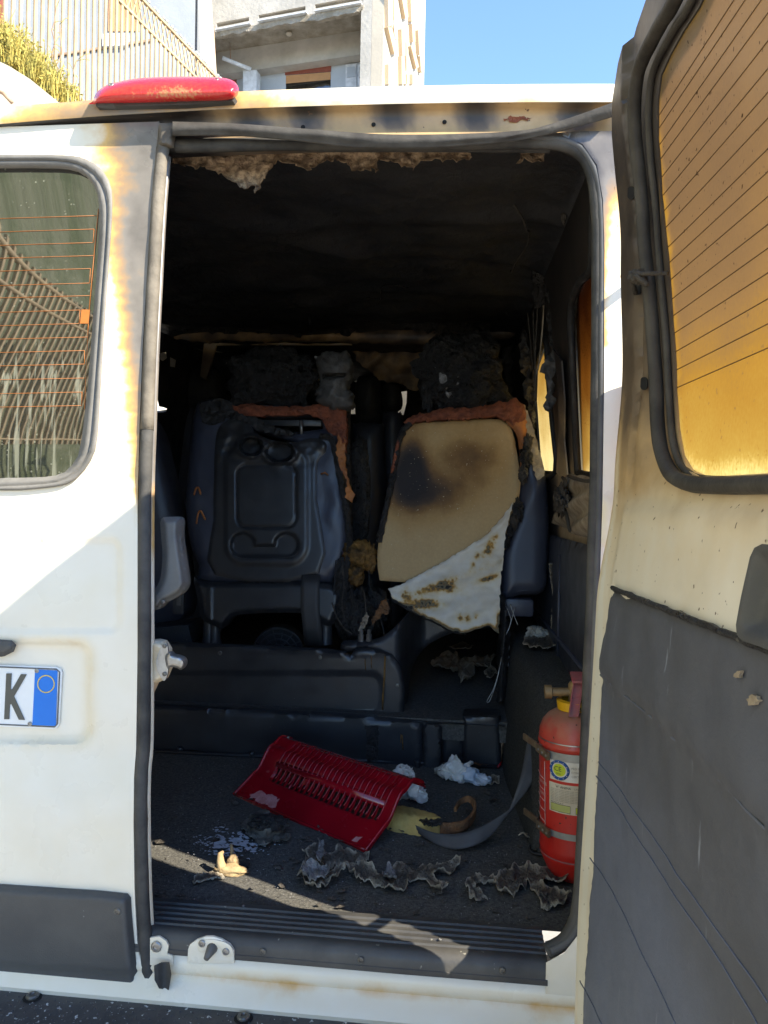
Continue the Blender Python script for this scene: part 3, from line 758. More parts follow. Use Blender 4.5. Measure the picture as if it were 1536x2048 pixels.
fins = [[(776, -20), (786, -20), (786, 55), (777, 55)], [(776, 54), (783, 50), (796, 104), (789, 108)], [(787, -20), (794, -20), (795, 38), (788, 40)], [(801, -20), (811, -20), (817, 34), (811, 37)],
        [(777, 128), (785, 128), (785, 168), (777, 168)], [(803, 58), (811, 58), (811, 111), (805, 113)], [(787, 48), (793, 48), (795, 80), (790, 78)], [(813, 84), (817, 100), (817, 140), (813, 142)],
        [(821, -20), (829, -20), (830, 42), (823, 42)], [(824, 48), (830, 48), (831, 84), (826, 84)], [(822, 92), (828, 90), (838, 134), (833, 137)], [(836, 60), (840, 60), (843, 110), (839, 110)],
        [(814, 148), (819, 148), (819, 168), (814, 168)], [(825, 148), (830, 148), (831, 168), (825, 168)], [(803, 112), (809, 112), (812, 168), (804, 168)], [(840, 112), (845, 128), (846, 145), (842, 143)]]
for q in fins:
    prism('facade_fin', [PBs(u, v, 0.11) for u, v in q], E1 * 0.108, m_tanfin, fl)

# ---- behind the photographer: grassy bank, fence and bushes (mirrored in the rear window)
bank = grid('bank', -40, -3.2, -14, -2.6, 40, lambda x, y: max(-0.03, 0.55 * (-(x + 4.2)) * 0.9 + 0.25 * fbm(x * .5, y * .5)) if x < -4.0 else -0.03, m_earth); bank['kind'] = 'structure'
bw = empty('reflection_wall', (-7.4, -6, 0), 'tall dark wall added behind the photographer to fill the closed door window reflection', 'wall')  # wall added out of view so the door window reflects it instead of sky
prism('wall_face', [Vector((-6.6, 1.0, -.1)), Vector((-6.9, -16, -.1)), Vector((-6.9, -16, 17)), Vector((-6.6, 1.0, 17))], Vector((-.6, 0, 0)), m_reflfill, bw)
f2 = empty('rear_iron_fence', (-6.2, -6, 1.2), 'iron bar fence before the added wall, mirrored in the closed door window', 'fence')
b2m = rawmesh('fence_bar', *bevbox((0, 0, 0), (0.05, 0.04, 4.6), 0.0, 1), m_iron)
for i in range(60):
    t = i / 59; o = put('fence_bar', b2m, f2)
    o.matrix_basis = Matrix.Translation((-5.3 - 0.4 * t, -2.0 - 9.0 * t, 3.9 + 1.4 * t)) @ Matrix.Rotation(R(80), 4, 'Z')
for dz in (-2.1, 1.75, 2.2):
    tube('fence_rail', [(-5.3, -2.0, 3.9 + dz), (-5.7, -11.0, 5.3 + dz)], 0.04, m_iron, f2, 6)
def bush(loc, rad, n, label, seed):
    rnd = random.Random(seed); e = empty('bush', loc, label, 'bush', 'bushes on the bank behind')
    vs = []; fs = []
    for i in range(n):
        d = Vector((rnd.gauss(0, 1), rnd.gauss(0, 1), rnd.gauss(0, 1))).normalized() * rad * rnd.uniform(0.35, 1.0) ** 0.6
        d *= 0.75 + 0.4 * nz(d.x * 2.2 + seed, d.y * 2.2, d.z * 2.2)
        p = Vector(loc) + Vector((d.x, d.y, d.z * 0.75 + rad * 0.6))
        a = Vector((rnd.uniform(-1, 1), rnd.uniform(-1, 1), rnd.uniform(-1, 1))).normalized() * 0.055; b = a.orthogonal().normalized() * 0.028
        k = len(vs); vs += [p - a, p + b, p + a, p - b]; fs.append((k, k + 1, k + 2, k + 3))
    obj('crown', vs, fs, m_leaf, e, False, False)
    tube('trunk', [Vector(loc) - Vector((0, 0, .1)), Vector(loc) + Vector((0.05, 0, rad * .5)), Vector(loc) + Vector((0, 0.08, rad))], [0.05, 0.035, 0.012], m_bark, e, 6)
for i, (x, y, z, r_) in enumerate([(-3.9, -4.2, 0, .55), (-4.0, -5.6, 0, .7), (-4.1, -7.2, 0, .75), (-3.8, -3.3, 0, .42)]):
    bush((x, y, z), r_, 2600, ['round bush on the bank, second nearest to the van', 'wide bush in the middle of the bank', 'largest bush, farthest along the bank', 'smallest bush, nearest to the van'][i], 5 + i)

# ================================================================== the van
van = empty('van', (-0.55, 0.0, 0.0), 'white van with fire damaged interior, right rear door open and left closed', 'van')
ZT = 2.162
# screw meshes shared by all fixings
def lathe_data(prof, seg=12):
    vs = []; fs = []
    for (r, h) in prof:
        for k in range(seg): t = 2 * math.pi * k / seg; vs.append((r * math.cos(t), r * math.sin(t), h))
    for i in range(len(prof) - 1):
        for k in range(seg): l = (k + 1) % seg; fs.append((i * seg + k, i * seg + l, (i + 1) * seg + l, (i + 1) * seg + k))
    fs.append(tuple(range((len(prof) - 1) * seg, len(prof) * seg)))
    return vs, fs
SCREWP = [(1.0, 0), (1.0, .22), (.8, .38), (.5, .42), (.42, .25), (.40, .22)]
screw_dk = rawmesh('screw', *lathe_data(SCREWP), m_dksteel); screw_st = rawmesh('screw', *lathe_data(SCREWP), m_steel)
hole_me = rawmesh('hole', *lathe_data([(1.0, 0), (.9, .05), (.2, .05)]), m_dark)
def place(name, me, loc, axis, size, parent):
    o = put(name, me, parent)
    o.matrix_basis = Matrix.Translation(loc) @ Vector(axis).to_track_quat('Z', 'Y').to_matrix().to_4x4() @ Matrix.Diagonal((size, size, size, 1))
    return o

# ---- roof skin with its rolled rear lip
def crown(x): return -0.016 * ((x + 0.35) / 0.6) ** 2 if x < -0.35 else -0.012 * ((x + 0.35) / 0.6) ** 2
prof = [(.104, -.046), (.102, -.040), (.106, -.022), (.112, -.009), (.128, -.001), (.15, .002), (.22, .010), (.6, .02), (1.4, .025), (2.4, .02), (3.4, -.02), (3.8, -.14), (4.4, -.75)]
xs_ = [-1.46, -1.45, -1.43, -1.38, -1.30] + [-1.2 + .1 * i for i in range(14)] + [.2, .25, .285, .31, .325, .332]
def drop(x): return -max(0, (x - .25) / .082) ** 3 * .09 - max(0, (-1.37 - x) / .09) ** 3 * .09
vs = []; fs = []; A = []
for x in xs_:
    for (y, dz) in prof:
        vs.append((x, y, ZT + dz + crown(max(-1.3, min(.25, x))) + drop(x)))
        lamp = math.hypot((x + .62) / .30, (dz + .02) / .045) if y < .2 else 9
        A.append(max(.62 - .45 * lamp, 0.0) + (.16 + .12 * nz(x * 6, 1) if dz < -.035 and y < .11 else 0.03) if y < .3 else 0.02)
n = len(prof)
for i in range(len(xs_) - 1):
    for j in range(n - 1): fs.append((i * n + j, i * n + j + 1, (i + 1) * n + j + 1, (i + 1) * n + j))
roof = obj('roof', vs, fs, m_paint, van, True)
at = roof.data.attributes.new('soot', 'FLOAT', 'POINT'); at.data.foreach_set('value', A)

# ---- header rail above the opening (scorched)
spots = [(615, 230), (783, 230), (949, 228), (500, 250), (1150, 235)]
def hdr_attr(x, z):
    s = 0.43
    for (px, py) in spots:
        q = PY(px, py, .125); s += .5 * math.exp(-((x - q.x) / .032) ** 2 - ((z - q.z) / .022) ** 2)
    if x < -.45: s += .5 * sstep(-.45, -.55, x)
    return s
hp = [(.101, -.047), (.122, -.048), (.126, -.060), (.124, -.092), (.118, -.097), (.112, -.106), (.135, -.110), (.16, -.106)]
vs = []; fs = []; A = []; NX = 90
for i in range(NX + 1):
    x = lerp(-1.42, .30, i / NX)
    for (y, dz) in hp:
        z = ZT + dz + crown(max(-1.3, min(.25, x))); vs.append((x, y, z)); A.append(hdr_attr(x, z) + (.25 if dz < -.1 else 0))
n = len(hp)
for i in range(NX):
    for j in range(n - 1): fs.append((i * n + j, i * n + j + 1, (i + 1) * n + j + 1, (i + 1) * n + j))
hdr = obj('header_rail', vs, fs, m_inner, van, True)
at = hdr.data.attributes.new('soot', 'FLOAT', 'POINT'); at.data.foreach_set('value', A)
for (px, py) in [(606, 254), (747, 249), (889, 244), (1034, 240)]:
    place('hole', hole_me, PY(px, py, .1235), (0, -1, 0), .0042, hdr)
# rust flecks beside the last hole
sheet('rust_patch', rag(densify([(1006, 236), (1040, 232), (1064, 238), (1030, 243), (1010, 242)], 3), 5, 9, 2), lambda u, v, d: PY(u, v, .1232), 4, m_foamred, hdr, .0005, Vector((0, 1, 0)))

# ---- weatherstrip that has dropped from the header
top = [(345, 243), (470, 247), (620, 258), (760, 268), (900, 268), (1040, 261), (1100, 248), (1170, 225), (1230, 203)]
bot = [(345, 272), (470, 272), (600, 283), (700, 295), (820, 297), (950, 290), (1050, 279), (1130, 261), (1230, 233)]
ts = sp2(top, 8, False); bs = sp2(bot, 8, False); vs = []; fs = []; K = 9
for i, (a, b) in enumerate(zip(ts, bs)):
    for k in range(K):
        f = k / (K - 1); u = lerp(a[0], b[0], f); v = lerp(a[1], b[1], f)
        bulge = .007 * math.sin(f * math.pi) + .002 * math.sin(f * 5 + 1) + .002 * nz(i * .3, f * 2)
        vs.append(PY(u, v, .085 - bulge + .015 * math.sin(i / len(ts) * math.pi)))
    for k in range(K - 1, -1, -1): vs.append(vs[len(vs) - 1 - 2 * (K - 1 - k)] + Vector((0, .006, 0)) if False else PY(lerp(a[0], b[0], k / (K - 1)), lerp(a[1], b[1], k / (K - 1)), .102))
K2 = 2 * K
for i in range(len(ts) - 1):
    for k in range(K2): l = (k + 1) % K2; fs.append((i * K2 + k, i * K2 + l, (i + 1) * K2 + l, (i + 1) * K2 + k))
obj('hanging_weatherstrip', vs, fs, m_doorseal, van, True)

# ---- rubber seal round the opening
sealpx = [(352, 292), (600, 288), (900, 287), (1060, 284), (1120, 288), (1160, 306), (1184, 345), (1194, 410), (1197, 500), (1195, 800), (1192, 1000), (1184, 1250), (1176, 1450), (1166, 1700), (1158, 1810), (1148, 1852), (1126, 1884), (1094, 1902)]
sp_ = [PRr(u, v, -.012) for u, v in sp2(sealpx, 6, False)]
tube('opening_seal', sp_, [.0125 + .0012 * nz(i * .3, 1) for i in range(len(sp_))], m_seal, van, 10, flat=(1.0, 1.0))
sp_ = [PRr(u + (7 if v > 330 else 2), v - (9 if v < 330 else 0), -.004) for u, v in sp2(sealpx[3:], 6, False)]
tube('seal_flange', sp_, .0075, m_sealgrey, van, 8)

# ---- right rear pillar and body side
pil = [(1080, 268), (1160, 262), (1215, 262), (1300, 262), (1310, 700), (1305, 1200), (1282, 1600), (1270, 2040), (1090, 2040), (1092, 1925), (1128, 1906), (1156, 1870), (1170, 1810), (1180, 1700), (1190, 1450), (1197, 1250), (1205, 1000), (1208, 800), (1209, 500), (1206, 400), (1194, 330), (1165, 288), (1125, 273)]
def pil_attr(u, v, d):
    return max(.75 * sstep(470, 330, v), .28 * sstep(620, 470, v), .10) + .25 * sstep(12, 3, d) * (1 if v < 700 else .2)
def xcap(p):
    if p.x > .335: p = Vector((.335, p.y, p.z))
    return p
def pmap(u, v, d):
    p = xcap(PRr(u, v, .004 + (0.006 if 1000 < v < 1090 and u > 1212 else 0)))
    p.y += .10 * max(0, (p.x - .295) / .04) ** 2 * .3
    return p
pilo = sheet('rear_pillar', pil, pmap, 14, m_paint, van, attr=pil_attr)
# outer body sides with window openings
def bodyx(z): return .338 - .13 * max(0, z - 1.45) ** 1.3
for side in ('r', 'l'):
    if side == 'r':
        fx = lambda z: bodyx(z)
    else:
        fx = lambda z: -1.10 - bodyx(z)
    wins = [[(.14, 1.44), (.60, 1.46), (.64, 1.52), (.50, 1.90), (.42, 1.95), (.14, 1.96)], [(1.02, 1.46), (1.90, 1.46), (1.90, 1.93), (1.30, 1.93), (1.05, 1.80)]]
    if side == 'l': wins = [[(1.5, 1.44), (3.25, 1.44), (3.25, 1.95), (1.5, 1.95)]]
    sheet('body_side', [(.0, .45), (4.3, .45), (4.4, 1.3), (3.6, 2.05), (.105, 2.06), (.04, 1.6), (.0, 1.2)], lambda u, v, d, fx=fx: Vector((fx(v), u, v)), .09, m_paint, van, attr=lambda u, v, d: .02, holes=wins)

# unseen tail lamp block on the body corner, added to narrow the sun strip
tl = [( .272, 0), (.272, -.060), (.285, -.116), (.315, -.126), (.343, -.105), (.350, -.02), (.350, .03)]
vs = []; fs = []; zz = [.54, .545, .9, 1.3, 1.55, 1.615, 1.62]; sc_ = [1, 1, 1, 1, 1, .95, .7]
for z, k in zip(zz, sc_):
    for (x, y) in tl: vs.append((.312 + (x - .312) * k, y * k + max(0, yr(z)) * .3, z))
n = len(tl)
for i in range(len(zz) - 1):
    for j in range(n - 1): fs.append((i * n + j, i * n + j + 1, (i + 1) * n + j + 1, (i + 1) * n + j))
fs += [tuple(range(n)), tuple(range((len(zz) - 1) * n, len(zz) * n))]
obj('sun_blocker', vs, fs, m_lens, van, True)

# ---- closed left rear door
win_out = [(-330, 330), (-345, 322), (-300, 312), (0, 309), (100, 309), (160, 314), (200, 336), (221, 374), (223, 429), (217, 520), (210, 618), (201, 760), (194, 870), (185, 912), (160, 950), (126, 971), (42, 981), (0, 981), (-300, 985), (-345, 960)]
win_in = [(-325, 345), (0, 339), (100, 339), (139, 341), (170, 352), (190, 378), (197, 408), (195, 492), (184, 640), (172, 786), (158, 895), (143, 929), (113, 950), (40, 954), (0, 954), (-320, 956)]
door_ol = [(-470, 262), (0, 254), (200, 247), (318, 243), (310, 340), (300, 450), (292, 580), (285, 700), (279, 850), (275, 1000), (275, 1300), (272, 1500), (268, 1555), (267, 1650), (269, 1780), (274, 1880), (283, 1950), (291, 1994), (0, 1984), (-470, 1965)]
def sdrr(u, v, cx, cy, hx, hy, r):
    qx = abs(u - cx) - hx + r; qy = abs(v - cy) - hy + r
    return math.hypot(max(qx, 0), max(qy, 0)) + min(max(qx, qy), 0) - r
def door_off(u, v, d):
    o = .004
    o -= .006 * sstep(3, -4, sdrr(u, v, -105, 1172, 345, 93, 22))         # pressed field above the plate
    o -= .012 * sstep(6, -8, sdrr(u, v, -170, 1385, 350, 100, 30))        # plate pocket
    o += .0015 * nz(u / 90, v / 120)
    return o
def door_attr(u, v, d):
    bx_ = interp(v, [(240, 236), (400, 236), (480, 234), (560, 238), (660, 256), (780, 268), (900, 275), (1020, 284), (1100, 300)])
    tw = interp(v, [(240, 64), (420, 36), (560, 28), (1100, 16)])
    t = (u - bx_) / tw + .75 * fbm(v / 16, u / 90, 3.0) * .5
    s = .46 + .28 * t
    s = max(0.0, min(.70, s))
    s *= sstep(1120, 980, v)
    if v < 330 and u > 60: s = max(s, .32 * sstep(90, 240, u))
    s = max(s, .05 + .09 * sstep(26, 4, abs(sdrr(u, v, -170, 1385, 350, 100, 30))) * (1 if u > 40 else .6))
    s += .03 * sstep(1500, 1750, v) + .02 * nz(u / 60, v / 60)
    return s
ldoor = sheet('closed_rear_door', door_ol, lambda u, v, d: PRr(u, v, door_off(u, v, d)), 8, m_paint, van, thick=.05, tdir=Vector((0, 1, 0)), holes=[win_out], attr=door_attr)
# window gasket: stepped rubber ring
def ring(name, outer, inner, offs, mat, parent, mapr):
    """ring between two outlines with a profile of offsets"""
    n = 110
    def resamp(poly):
        P = [Vector(p) for p in sp2(poly, 6, True)]; L = [0]
        for i in range(len(P)): L.append(L[-1] + (P[(i + 1) % len(P)] - P[i]).length)
        out = []
        for k in range(n):
            s = L[-1] * k / n; i = max(j for j in range(len(P)) if L[j] <= s + 1e-9)
            out.append(P[i].lerp(P[(i + 1) % len(P)], (s - L[i]) / max(1e-9, L[i + 1] - L[i])))
        return out
    A_ = resamp(outer); B_ = resamp(inner); m = len(offs); vs = []; fs = []
    for a, b in zip(A_, B_):
        for k, (f, o) in enumerate(offs): p = a.lerp(b, f); vs.append(mapr(p.x, p.y, o))
    for i in range(n):
        for k in range(m - 1): j = (i + 1) % n; fs.append((i * m + k, i * m + k + 1, j * m + k + 1, j * m + k))
    return obj(name, vs, fs, mat, parent, True)
ring('window_gasket', [(x * 1.0 + (2 if x > 0 else -2), y) for x, y in win_out], win_in, [(0, -.002), (.03, .010), (.14, .013), (.30, .012), (.38, .006), (.46, .009), (.75, .004), (1.0, -.012)], m_gasketg, ldoor, PRr)
sheet('window_glass', [(x + (4 if x > 60 else -4), y + (4 if y > 600 else -4)) for x, y in win_in], lambda u, v, d: PRr(u, v, -.008), 20, m_gdark, ldoor, thick=.004, tdir=Vector((0, 1, 0)), attr=lambda u, v, d: sstep(640, 760, v))
# heater print: pairs of lines joined at the right by short uprights
def hl(pts, r=.00045, mat=m_orange, name='heater_line'):
    tube(name, [PRr(u, v, -.0072) for u, v in pts], r, mat, ldoor, 5)
for i, (xr, y) in enumerate([(194, 431), (188, 458), (185, 485), (187, 511), (181, 537), (179, 566), (183, 591), (160, 620), (158, 647), (176, 674), (169, 701), (169, 728), (171, 756), (164, 784), (163, 811)]):
    hl([(-320, y + 12 - i * .3), (0, y + 6 - i * .2), (xr, y)])
for a, b in (((188, 458), (186, 485)), ((181, 537), (179, 566)), ((160, 620), (158, 647)), ((169, 701), (169, 728)), ((164, 784), (163, 811))): hl([a, b])
hl([(197, 418), (178, 620)], .0010); hl([(177, 648), (169, 818)], .0010)
sheet('heater_contact', [(163, 619), (180, 619), (177, 647), (160, 647)], lambda u, v, d: PRr(u, v, -.0066), 8, m_orange, ldoor, .001, Vector((0, 1, 0)))
# edge seal of the closed door
es = [(330, 268), (322, 330), (314, 430), (306, 580), (299, 720), (294, 860), (290, 1000), (289, 1300), (288, 1480), (283, 1545), (282, 1640), (285, 1780), (291, 1880), (300, 1960), (306, 1992)]
esp = sp2(es, 5, False)
def seal_seg(name, i0, i1, mat, r):
    pp = [PRr(u, v, .000) for u, v in esp[i0:i1]]
    tube(name, pp, [r * (1 + .08 * nz(i * .5, 2)) for i in range(len(pp))], mat, ldoor, 10, flat=(1.0, 1.0))
seal_seg('edge_seal_scorched', 0, 26, m_sealpale, .0118); seal_seg('edge_seal', 25, len(esp), m_seal, .0115)
tube('door_inner_edge', [PRr(u + 13, v, -.022) for u, v in esp[4:66]], .006, m_paint, ldoor, 6, attr=lambda p: .6 * sstep(1.2, 1.5, p.z) + .12)
# melted tip of the seal
sheet('melted_seal_tip', [(317, 246), (346, 246), (360, 249), (356, 256), (347, 262), (343, 290), (316, 292)], lambda u, v, d: PRr(u, v, .018 - .006 * sstep(6, 0, d) + .002 * nz(u / 5, v / 5)), 5, m_sealpale, ldoor, .012, Vector((0, 1, 0)))
# lower cladding
clad = sheet('door_cladding', [(-470, 1752), (0, 1768), (200, 1781), (256, 1787), (262, 1795), (264, 1830), (272, 1920), (284, 1996), (250, 1997), (0, 1981), (-470, 1960)],
      lambda u, v, d: PRr(u, v, .006 + .016 * sstep(0, 16, d) - .004 * sstep(1935, 1941, v + (u - 130) * -.06) ), 8, m_clad, ldoor)
place('screw', screw_dk, PRr(235, 1823, .022), (0, -1, 0), .006, clad)
# handle
hd = sheet('door_handle', [(-60, 1272), (0, 1279), (24, 1281), (33, 1290), (28, 1303), (10, 1312), (-20, 1318), (-60, 1320)], lambda u, v, d: PRr(u, v, .006 + .016 * sstep(0, 9, d)), 4, m_clad, ldoor)

# ---- number plate
PLC = PRr(68, 1337, -.006)
def plm(u, v, off): return PRr(u, v, -.006 + off)
plate = sheet('licence_plate', [(-440, 1315), (0, 1330), (112, 1334), (121, 1338), (124, 1346), (118, 1448), (114, 1456), (106, 1458), (0, 1453), (-440, 1436)], lambda u, v, d: plm(u, v, .004 - .001 * sstep(4, 1, d)), 9, m_whiteink2, van, .003, Vector((0, 1, 0)))
vs2 = [(-430, 1319), (0, 1334), (113, 1338.5), (119, 1344), (114.5, 1448), (109, 1454), (0, 1449), (-430, 1432)]
tube('plate_border', [plm(u, v, .0046) for u, v in vs2], .0013, m_platefr, plate, 5, closed=True)
sheet('blue_band', [(70, 1339), (115, 1341), (111.5, 1452), (64.5, 1450)], lambda u, v, d: plm(u, v, .0052), 12, m_plateblue, plate, .001, Vector((0, 1, 0)))
tube('band_ring', [plm(92 + 16.5 * math.cos(t), 1368 + 17 * math.sin(t), .0057) for t in [2 * math.pi * k / 28 for k in range(28)]], .0011, m_plateyel, plate, 6, closed=True)
prism('letter', [plm(u, v, .0062) for u, v in [(12.3, 1347), (22.7, 1347), (21.0, 1378), (24, 1379), (41.5, 1348.5), (53, 1349), (27.6, 1393), (49, 1440), (37.5, 1439.5), (22.5, 1408), (19.2, 1410), (18, 1438.5), (8, 1438.5)]], Vector((0, .0012, 0)), m_plateblk, plate)
for (u, v) in ((74, 1341.5), (60, 1448)): place('screw', screw_st, plm(u, v, .005), (0, -1, 0), .0042, plate)

# ---- high brake light
bl = [(186, 202), (191, 188), (203, 176), (222, 167), (275, 156.5), (352, 153), (433, 154.5), (463, 160), (475, 171), (477, 183), (472, 194), (455, 202), (375, 205), (193, 209)]
def blm(u, v, d): return PY(u, v, .098 - .034 * math.sqrt(max(0, 1 - (1 - min(1, d / 24)) ** 2)))
brk = sheet('brake_light', sp2(bl, 4), blm, 4.5, m_lens, van, attr=lambda u, v, d: .66 * math.exp(-((u - 355) / 95) ** 2 - ((v - 186) / 24) ** 2) + .25 * math.exp(-((u - 240) / 40) ** 2 - ((v - 190) / 14) ** 2) + .02)
sheet('lamp_base', [(190, 200), (330, 203), (470, 194), (466, 202), (375, 209), (300, 211), (192, 212)], lambda u, v, d: PY(u, v, .088), 10, m_sealgrey, brk, .02, Vector((0, 1, 0)))
for (u, v) in ((222, 170.5), (432, 160.5)):
    place('screw', screw_st, PY(u, v, .083), (0, -1, .5), .005, brk)

# ---- rear sill, tread plate and bumper
XL, XR = -1.40, .335
def extr(name, prof, x0, x1, mat, parent, n=40, fn=None, attr=None):
    vs = []; fs = []; A = []; m = len(prof)
    for i in range(n + 1):
        x = lerp(x0, x1, i / n)
        for (y, z) in prof:
            p = Vector((x, y, z)); p = fn(p) if fn else p; vs.append(p)
            if attr: A.append(attr(p))
    for i in range(n):
        for j in range(m - 1): fs.append((i * m + j, i * m + j + 1, (i + 1) * m + j + 1, (i + 1) * m + j))
    o = obj(name, vs, fs, mat, parent, True, False)
    if A: at = o.data.attributes.new('soot', 'FLOAT', 'POINT'); at.data.foreach_set('value', A)
    o.data.set_sharp_from_angle(angle=R(35))
    return o
tp = [(.093, .6335)]
for k in range(5):
    y = .080 - k * .017; tp += [(y, .6335), (y - .002, .6365), (y - .005, .6365), (y - .007, .6335)]
tp += [(-.002, .6345), (-.010, .6330), (-.017, .628), (-.0205, .620), (-.022, .608), (-.0235, .607), (-.024, .602), (-.024, .599), (-.020, .599)]
trd = extr('tread_plate', tp, -1.36, .151, m_tread, van, 60, fn=lambda p: Vector((p.x, p.y, p.z + .0012 * nz(p.x * 5, p.y * 20))))
for (u, v) in ((526, 1903), (722, 1920), (1005, 1941)):
    place('screw', screw_dk, PY(u, v, -.0225), (0, -1, 0), .0055, trd)
for (u, v) in ((487, 1812), (880, 1879)):
    place('screw', screw_st, PZ(u, v, .6365), (0, 0, 1), .003, trd)
wsp = [(.02, .626), (-.012, .612), (-.014, .600), (-.020, .590), (-.026, .574), (-.024, .566), (-.030, .556), (-.046, .546), (-.052, .536), (-.050, .528)]
def sill_attr(p):
    return .10 + .20 * math.exp(-((p.z - .566) / .009) ** 2) * (.5 + .9 * abs(fbm(p.x * 6, 2))) + .09 * math.exp(-((p.x + .40) / .10) ** 2 - ((p.z - .578) / .014) ** 2) + .05 * nz(p.x * 9, p.z * 30)
sil = extr('rear_sill', wsp, XL, XR, m_paint, van, 120, attr=sill_attr)
bpf = [(-.030, .5285), (-.060, .5280), (-.150, .5270), (-.185, .522), (-.20, .505), (-.205, .40), (-.19, .32), (-.05, .30)]
bpr = extr('rear_bumper', bpf, -1.46, .36, m_bump, van, 60)
for (u, v) in ((65, 1993), (487, 2035)):
    c = PZ(u, v, .530)
    place('bumper_stud', screw_dk, c, (0, 0, 1), .011, bpr); place('stud_washer', hole_me, c - Vector((0, 0, .0012)), (0, 0, 1), .016, bpr)
# small raised dots of the bumper step
dm = rawmesh('grip_dot', *lathe_data([(1, 0), (.7, .5), (.3, .7)], 6), m_bump)
vs = []; fs = []
for i in range(58):
    for j in range(7):
        x = -1.05 + i * .022 + (.011 if j % 2 else 0); y = -.062 - j * .012
        k = len(vs)
        for t in range(6): vs.append((x + .0024 * math.cos(t * 1.047), y + .0024 * math.sin(t * 1.047), .5278))
        vs.append((x, y, .5298)); fs += [(k + t, k + (t + 1) % 6, k + 6) for t in range(6)]
dts = obj('grip_dots', vs, fs, m_bump, bpr); dts['kind'] = 'stuff'
# unseen bumper upstand, added to keep sunlight off the sill
vs = []; fs = []; cs = [(.268, .03), (.268, -.17), (.280, -.195), (.33, -.20), (.372, -.17), (.378, .03)]
for z, k in ((.31, .94), (.33, 1.0), (.80, 1.0), (.835, .97), (.845, .88)):
    for (x, y) in cs: vs.append((.322 + (x - .322) * k, y * k, z))
for i in range(4):
    for j in range(6): fs.append((i * 6 + j, i * 6 + (j + 1) % 6, (i + 1) * 6 + (j + 1) % 6, (i + 1) * 6 + j))
fs += [tuple(range(6)), tuple(range(24, 30))]
obj('bumper_sun_blocker', vs, fs, m_clad, bpr, False)
# striker brackets on the sill
def bracket(px, py, sx, name, full=True):
    pts = [(px - 55 * sx, py + 34), (px - 54, py + 6), (px - 50, py - 4), (px - 36, py - 14), (px - 18, py - 20), (px - 4, py - 20), (px + 14, py - 14), (px + 30, py - 4), (px + 38, py + 8), (px + 38, py + 34)]
    b = sheet(name, pts, lambda u, v, d: PY(u, v, -.0265 - .0015 * sstep(0, 5, d)), 4, m_paint, van, .004, Vector((0, 1, 0)), attr=lambda u, v, d: .09 + .05 * nz(u / 8, v / 8))
    return b
b1 = bracket(430, 1893, 1, 'striker_bracket')
pl_ = [(395, 1891), (404, 1882), (428, 1880), (452, 1886), (464, 1897), (465, 1911), (448, 1913), (440, 1898), (424, 1894), (412, 1904), (398, 1903)]
sheet('striker_plate', sp2(pl_, 3), lambda u, v, d: PY(u, v, -.0295 - .001 * sstep(0, 4, d)), 3, m_paint, b1, .003, Vector((0, 1, 0)), attr=lambda u, v, d: .14)
a = PY(424, 1897, -.030); b = PY(412, 1918, -.050)
tube('striker_pin', [a + Vector((0, .01, .004)), a, b], [.0095, .0095, .0045], m_lever, b1, 12)
for (u, v) in ((404, 1887), (452, 1903)): place('screw', screw_st, PY(u, v, -.0305), (0, -1, 0), .0062, b1)
b2 = sheet('striker_bracket', [(300, 1916), (300, 1876), (318, 1873), (332, 1882), (337, 1892), (334, 1908), (345, 1912), (346, 1930), (300, 1930)], lambda u, v, d: PY(u, v, -.0268), 4, m_paint, van, .004, Vector((0, 1, 0)), attr=lambda u, v, d: .10)
place('screw', screw_st, PY(313, 1893, -.028), (0, -1, 0), .0095, b2)
sheet('tape_flap', [(308, 1932), (322, 1926), (338, 1925), (342, 1950), (337, 1980), (318, 1977), (309, 1960)], lambda u, v, d: PY(u, v, -.045 - .006 * math.sin(u / 6)), 4, m_seal, van, .002, Vector((0, 1, 0)))
tube('sill_water_stain', [PZ(690 + i * 4, 2046 - i * .3, .531) for i in range(2)], .001, m_paint, bpr, 4)

# ================================================================== open right rear door
def D2(px, py, off=0.0): return PDoor(px, py, off)
gl_l = [D2(u, v) for u, v in [(1375, 15), (1345, 62), (1321, 107), (1302, 150), (1296, 200), (1296, 278), (1303, 390), (1316, 513), (1325, 650), (1331, 781), (1336, 855), (1345, 910), (1362, 940), (1392, 953), (1440, 953), (1536, 946)]]
zb = gl_l[-1][1]; zt_ = gl_l[0][1] + .012
glass_ol = gl_l + [(.60, zb), (.655, zb + .02), (.675, zb + .08), (.675, zt_ - .10), (.655, zt_ - .03), (.60, zt_ + .006), (.42, zt_ + .008)]
gk_l = [D2(u, v) for u, v in [(1353, 0), (1328, 42), (1306, 83), (1284, 130), (1274, 180), (1272, 240), (1277, 310), (1289, 440), (1302, 586), (1310, 690), (1316, 781), (1319, 855), (1328, 910), (1350, 952), (1390, 968), (1440, 971), (1536, 969)]]
zg = gk_l[-1][1]
gask_ol = gk_l + [(.62, zg), (.675, zg + .02), (.695, zg + .08), (.695, zt_ - .09), (.672, zt_ - .01), (.61, zt_ + .025), (.40, zt_ + .026)]
edge = [(-.020, .515), (-.020, .98), (-.020, 1.12), (-.016, 1.20), (-.008, 1.28), (0, 1.4), (0, 1.68), (0, 1.86), (.004, 1.925), (.016, 1.965), (.045, 2.003), (.09, 2.025), (.15, 2.040), (.30, 2.055), (.55, 2.057), (.66, 2.05), (.72, 2.01), (.735, 1.92), (.735, .515)]
